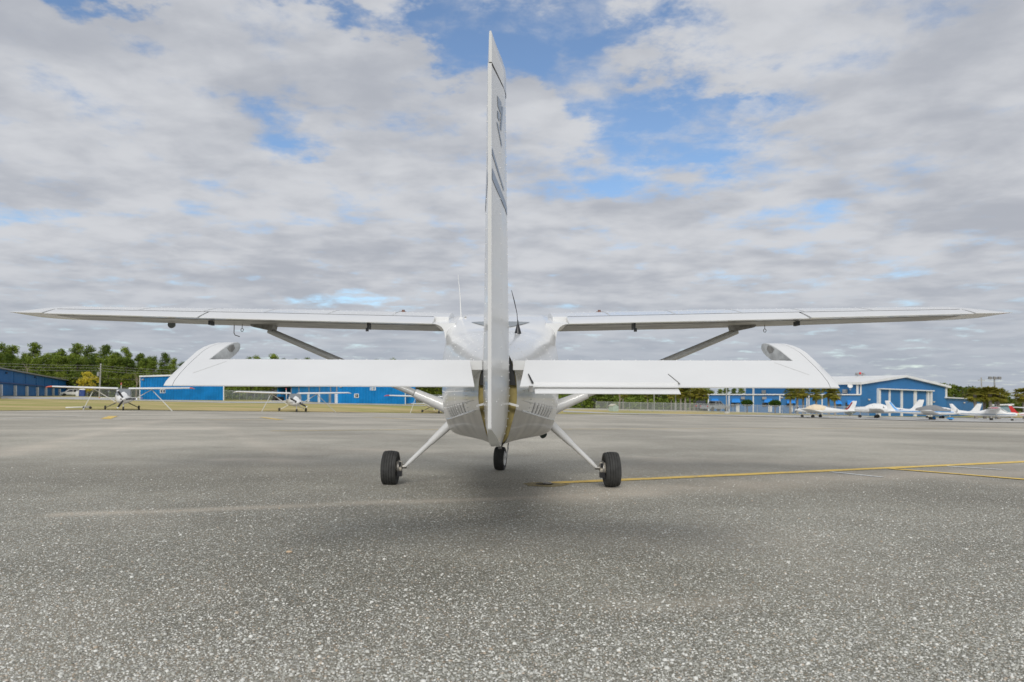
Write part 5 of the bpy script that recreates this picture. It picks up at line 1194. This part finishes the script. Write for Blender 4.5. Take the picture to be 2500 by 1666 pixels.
for x in (-.5, .5):
    for y in (-.55, .6): MB().lathe([(.08, -.09), (.24, -.08), (.24, .08), (.08, .09)], (x, y, .24), 'X', 14).build('wheel', RUBBER, ct)
pt = thing('portable_toilet', 'dark blue portable toilet with white roof by the fence, left', 'portable toilet', gcol(200, 156), .3)
hh = 1.35
MB().box((0, 0, .68), (1.05, 1.05, hh)).build('cabin', NAVY, pt); MB().loft([[Vector((x * k, y * k, z)) for x, y in ((-.56, -.56), (.56, -.56), (.56, .56), (-.56, .56))] for k, z in ((1, hh), (1, hh + .08), (.85, hh + .2), (.5, hh + .26))]).build('roof', TRIM, pt)
MB().box((.03, -.535, .68), (.75, .03, 1.2)).build('door', mat('toilet_door', (.03, .07, .27), .5), pt); MB().box((-.28, -.56, .7), (.1, .04, .06)).build('sign', TRIM, pt)
tk = thing('storage_tank', 'small white upright tank between the white car and the portable toilet', 'tank', gcol(189, 158))
MB().lathe([(.02, 0), (.42, 0), (.42, .9), (.3, 1.05), (.1, 1.1)], (0, 0, 0), 'Z', 16).build('shell', TRIM, tk, smooth=40); MB().tube([(-.25, 0, .9), (-.25, 0, 1.35)], .04, 6).build('pipe', TRIM, tk); MB().tube([(.2, 0, .9), (.2, 0, 1.3)], .04, 6).build('pipe', TRIM, tk)
sh = thing('utility_hut', 'small pale green utility hut with sloping top in front of the fence', 'hut', gcol(1498, 117.5), .55)
hutm = mat('hut_green', (.42, .50, .44), .6)
MB().prism([(-.55, -.5, 0), (.55, -.5, 0), (.55, -.5, .75), (0, -.5, 1.12), (-.55, -.5, .85)], (0, 1.0, 0)).build('shell', hutm, sh)
MB().prism([(-.62, -.56, .84), (0, -.56, 1.12), (0, -.56, 1.17), (-.62, -.56, .89)], (0, 1.12, 0)).build('roof', mat('hut_roof', (.55, .52, .42), .6), sh); MB().box((.2, -.505, .4), (.4, .02, .03)).build('latch', GREYW, sh)
tb_ = thing('tow_bar', 'white tow bar with a wheeled block lying on the grass under the orange-tipped aircraft wing', 'tow bar', gp(196, 999), .2)
MB().tube([(-1.0, -.1, .10), (.25, .0, .14)], .05, 8).build('bar', TRIM, tb_); MB().box((.45, 0, .16), (.5, .2, .18)).build('block', CONC, tb_)
for x in (.3, .75): MB().lathe([(.02, -.04), (.1, -.04), (.1, .04), (.02, .04)], (x, -.12, .1), 'Y', 12).build('wheel', RUBBER, tb_)
# tie-down anchor in the apron: a dirt-filled hollow with its ring
ga = gp(1330, 1184); ank = thing('tie_down_anchor', 'dirt-filled tie-down hollow at the end of the yellow line, inside the right main wheel', 'ground anchor', ga)
b = MB(); rg = np.random.default_rng(3); ring = []
for sc_, z in ((1, .004), (.72, .010), (.42, .006)): ring.append([Vector((math.cos(a) * .26 * sc_ * (1 + .12 * math.sin(3 * a + 1) + .08 * math.sin(7 * a)), math.sin(a) * .22 * sc_ * (1 + .1 * math.sin(4 * a)), z)) for a in np.linspace(0, 2 * math.pi, 28, endpoint=False)])
b.loft(ring, False, True).build('dirt', mat('sandy_dirt', (.34, .28, .15), .95, var=.4, nscale=30, bump=.6, bscale=120), ank)
b = MB(); b.loft([[Vector((math.cos(a) * r_ * 1.3, math.sin(a) * r_, z)) for a in np.linspace(0, 2 * math.pi, 18, endpoint=False)] for r_, z in ((.085, .014), (.02, .008))], False, True).build('hole', mat('dark_hollow', (.10, .085, .05), .95), ank)  # centre disc coloured darker than the dirt around it
b = MB(); b.loft([[Vector((.03 + math.cos(a) * (.045 + .008 * math.cos(c)), math.sin(a) * (.045 + .008 * math.cos(c)), .022 + .008 * math.sin(c))) for c in np.linspace(0, 5.2, 6)] for a in np.linspace(0, 2 * math.pi, 15)], False, False).build('ring', STEEL, ank)
lf = gp(706, 1350); b = MB(); b.loft([[Vector((lf.x + math.cos(a) * .022 * k, lf.y + math.sin(a) * .016 * k, lf.z + z)) for a in np.linspace(0, 2 * math.pi, 14, endpoint=False)] for k, z in ((.9, .003), (1, .008), (.7, .013), (.2, .015))])
tag(b.build('pebble', mat('tan_pebble', (.66, .50, .34), .8), smooth=60), 'flat tan pebble lying on the bare asphalt, front left', 'pebble')
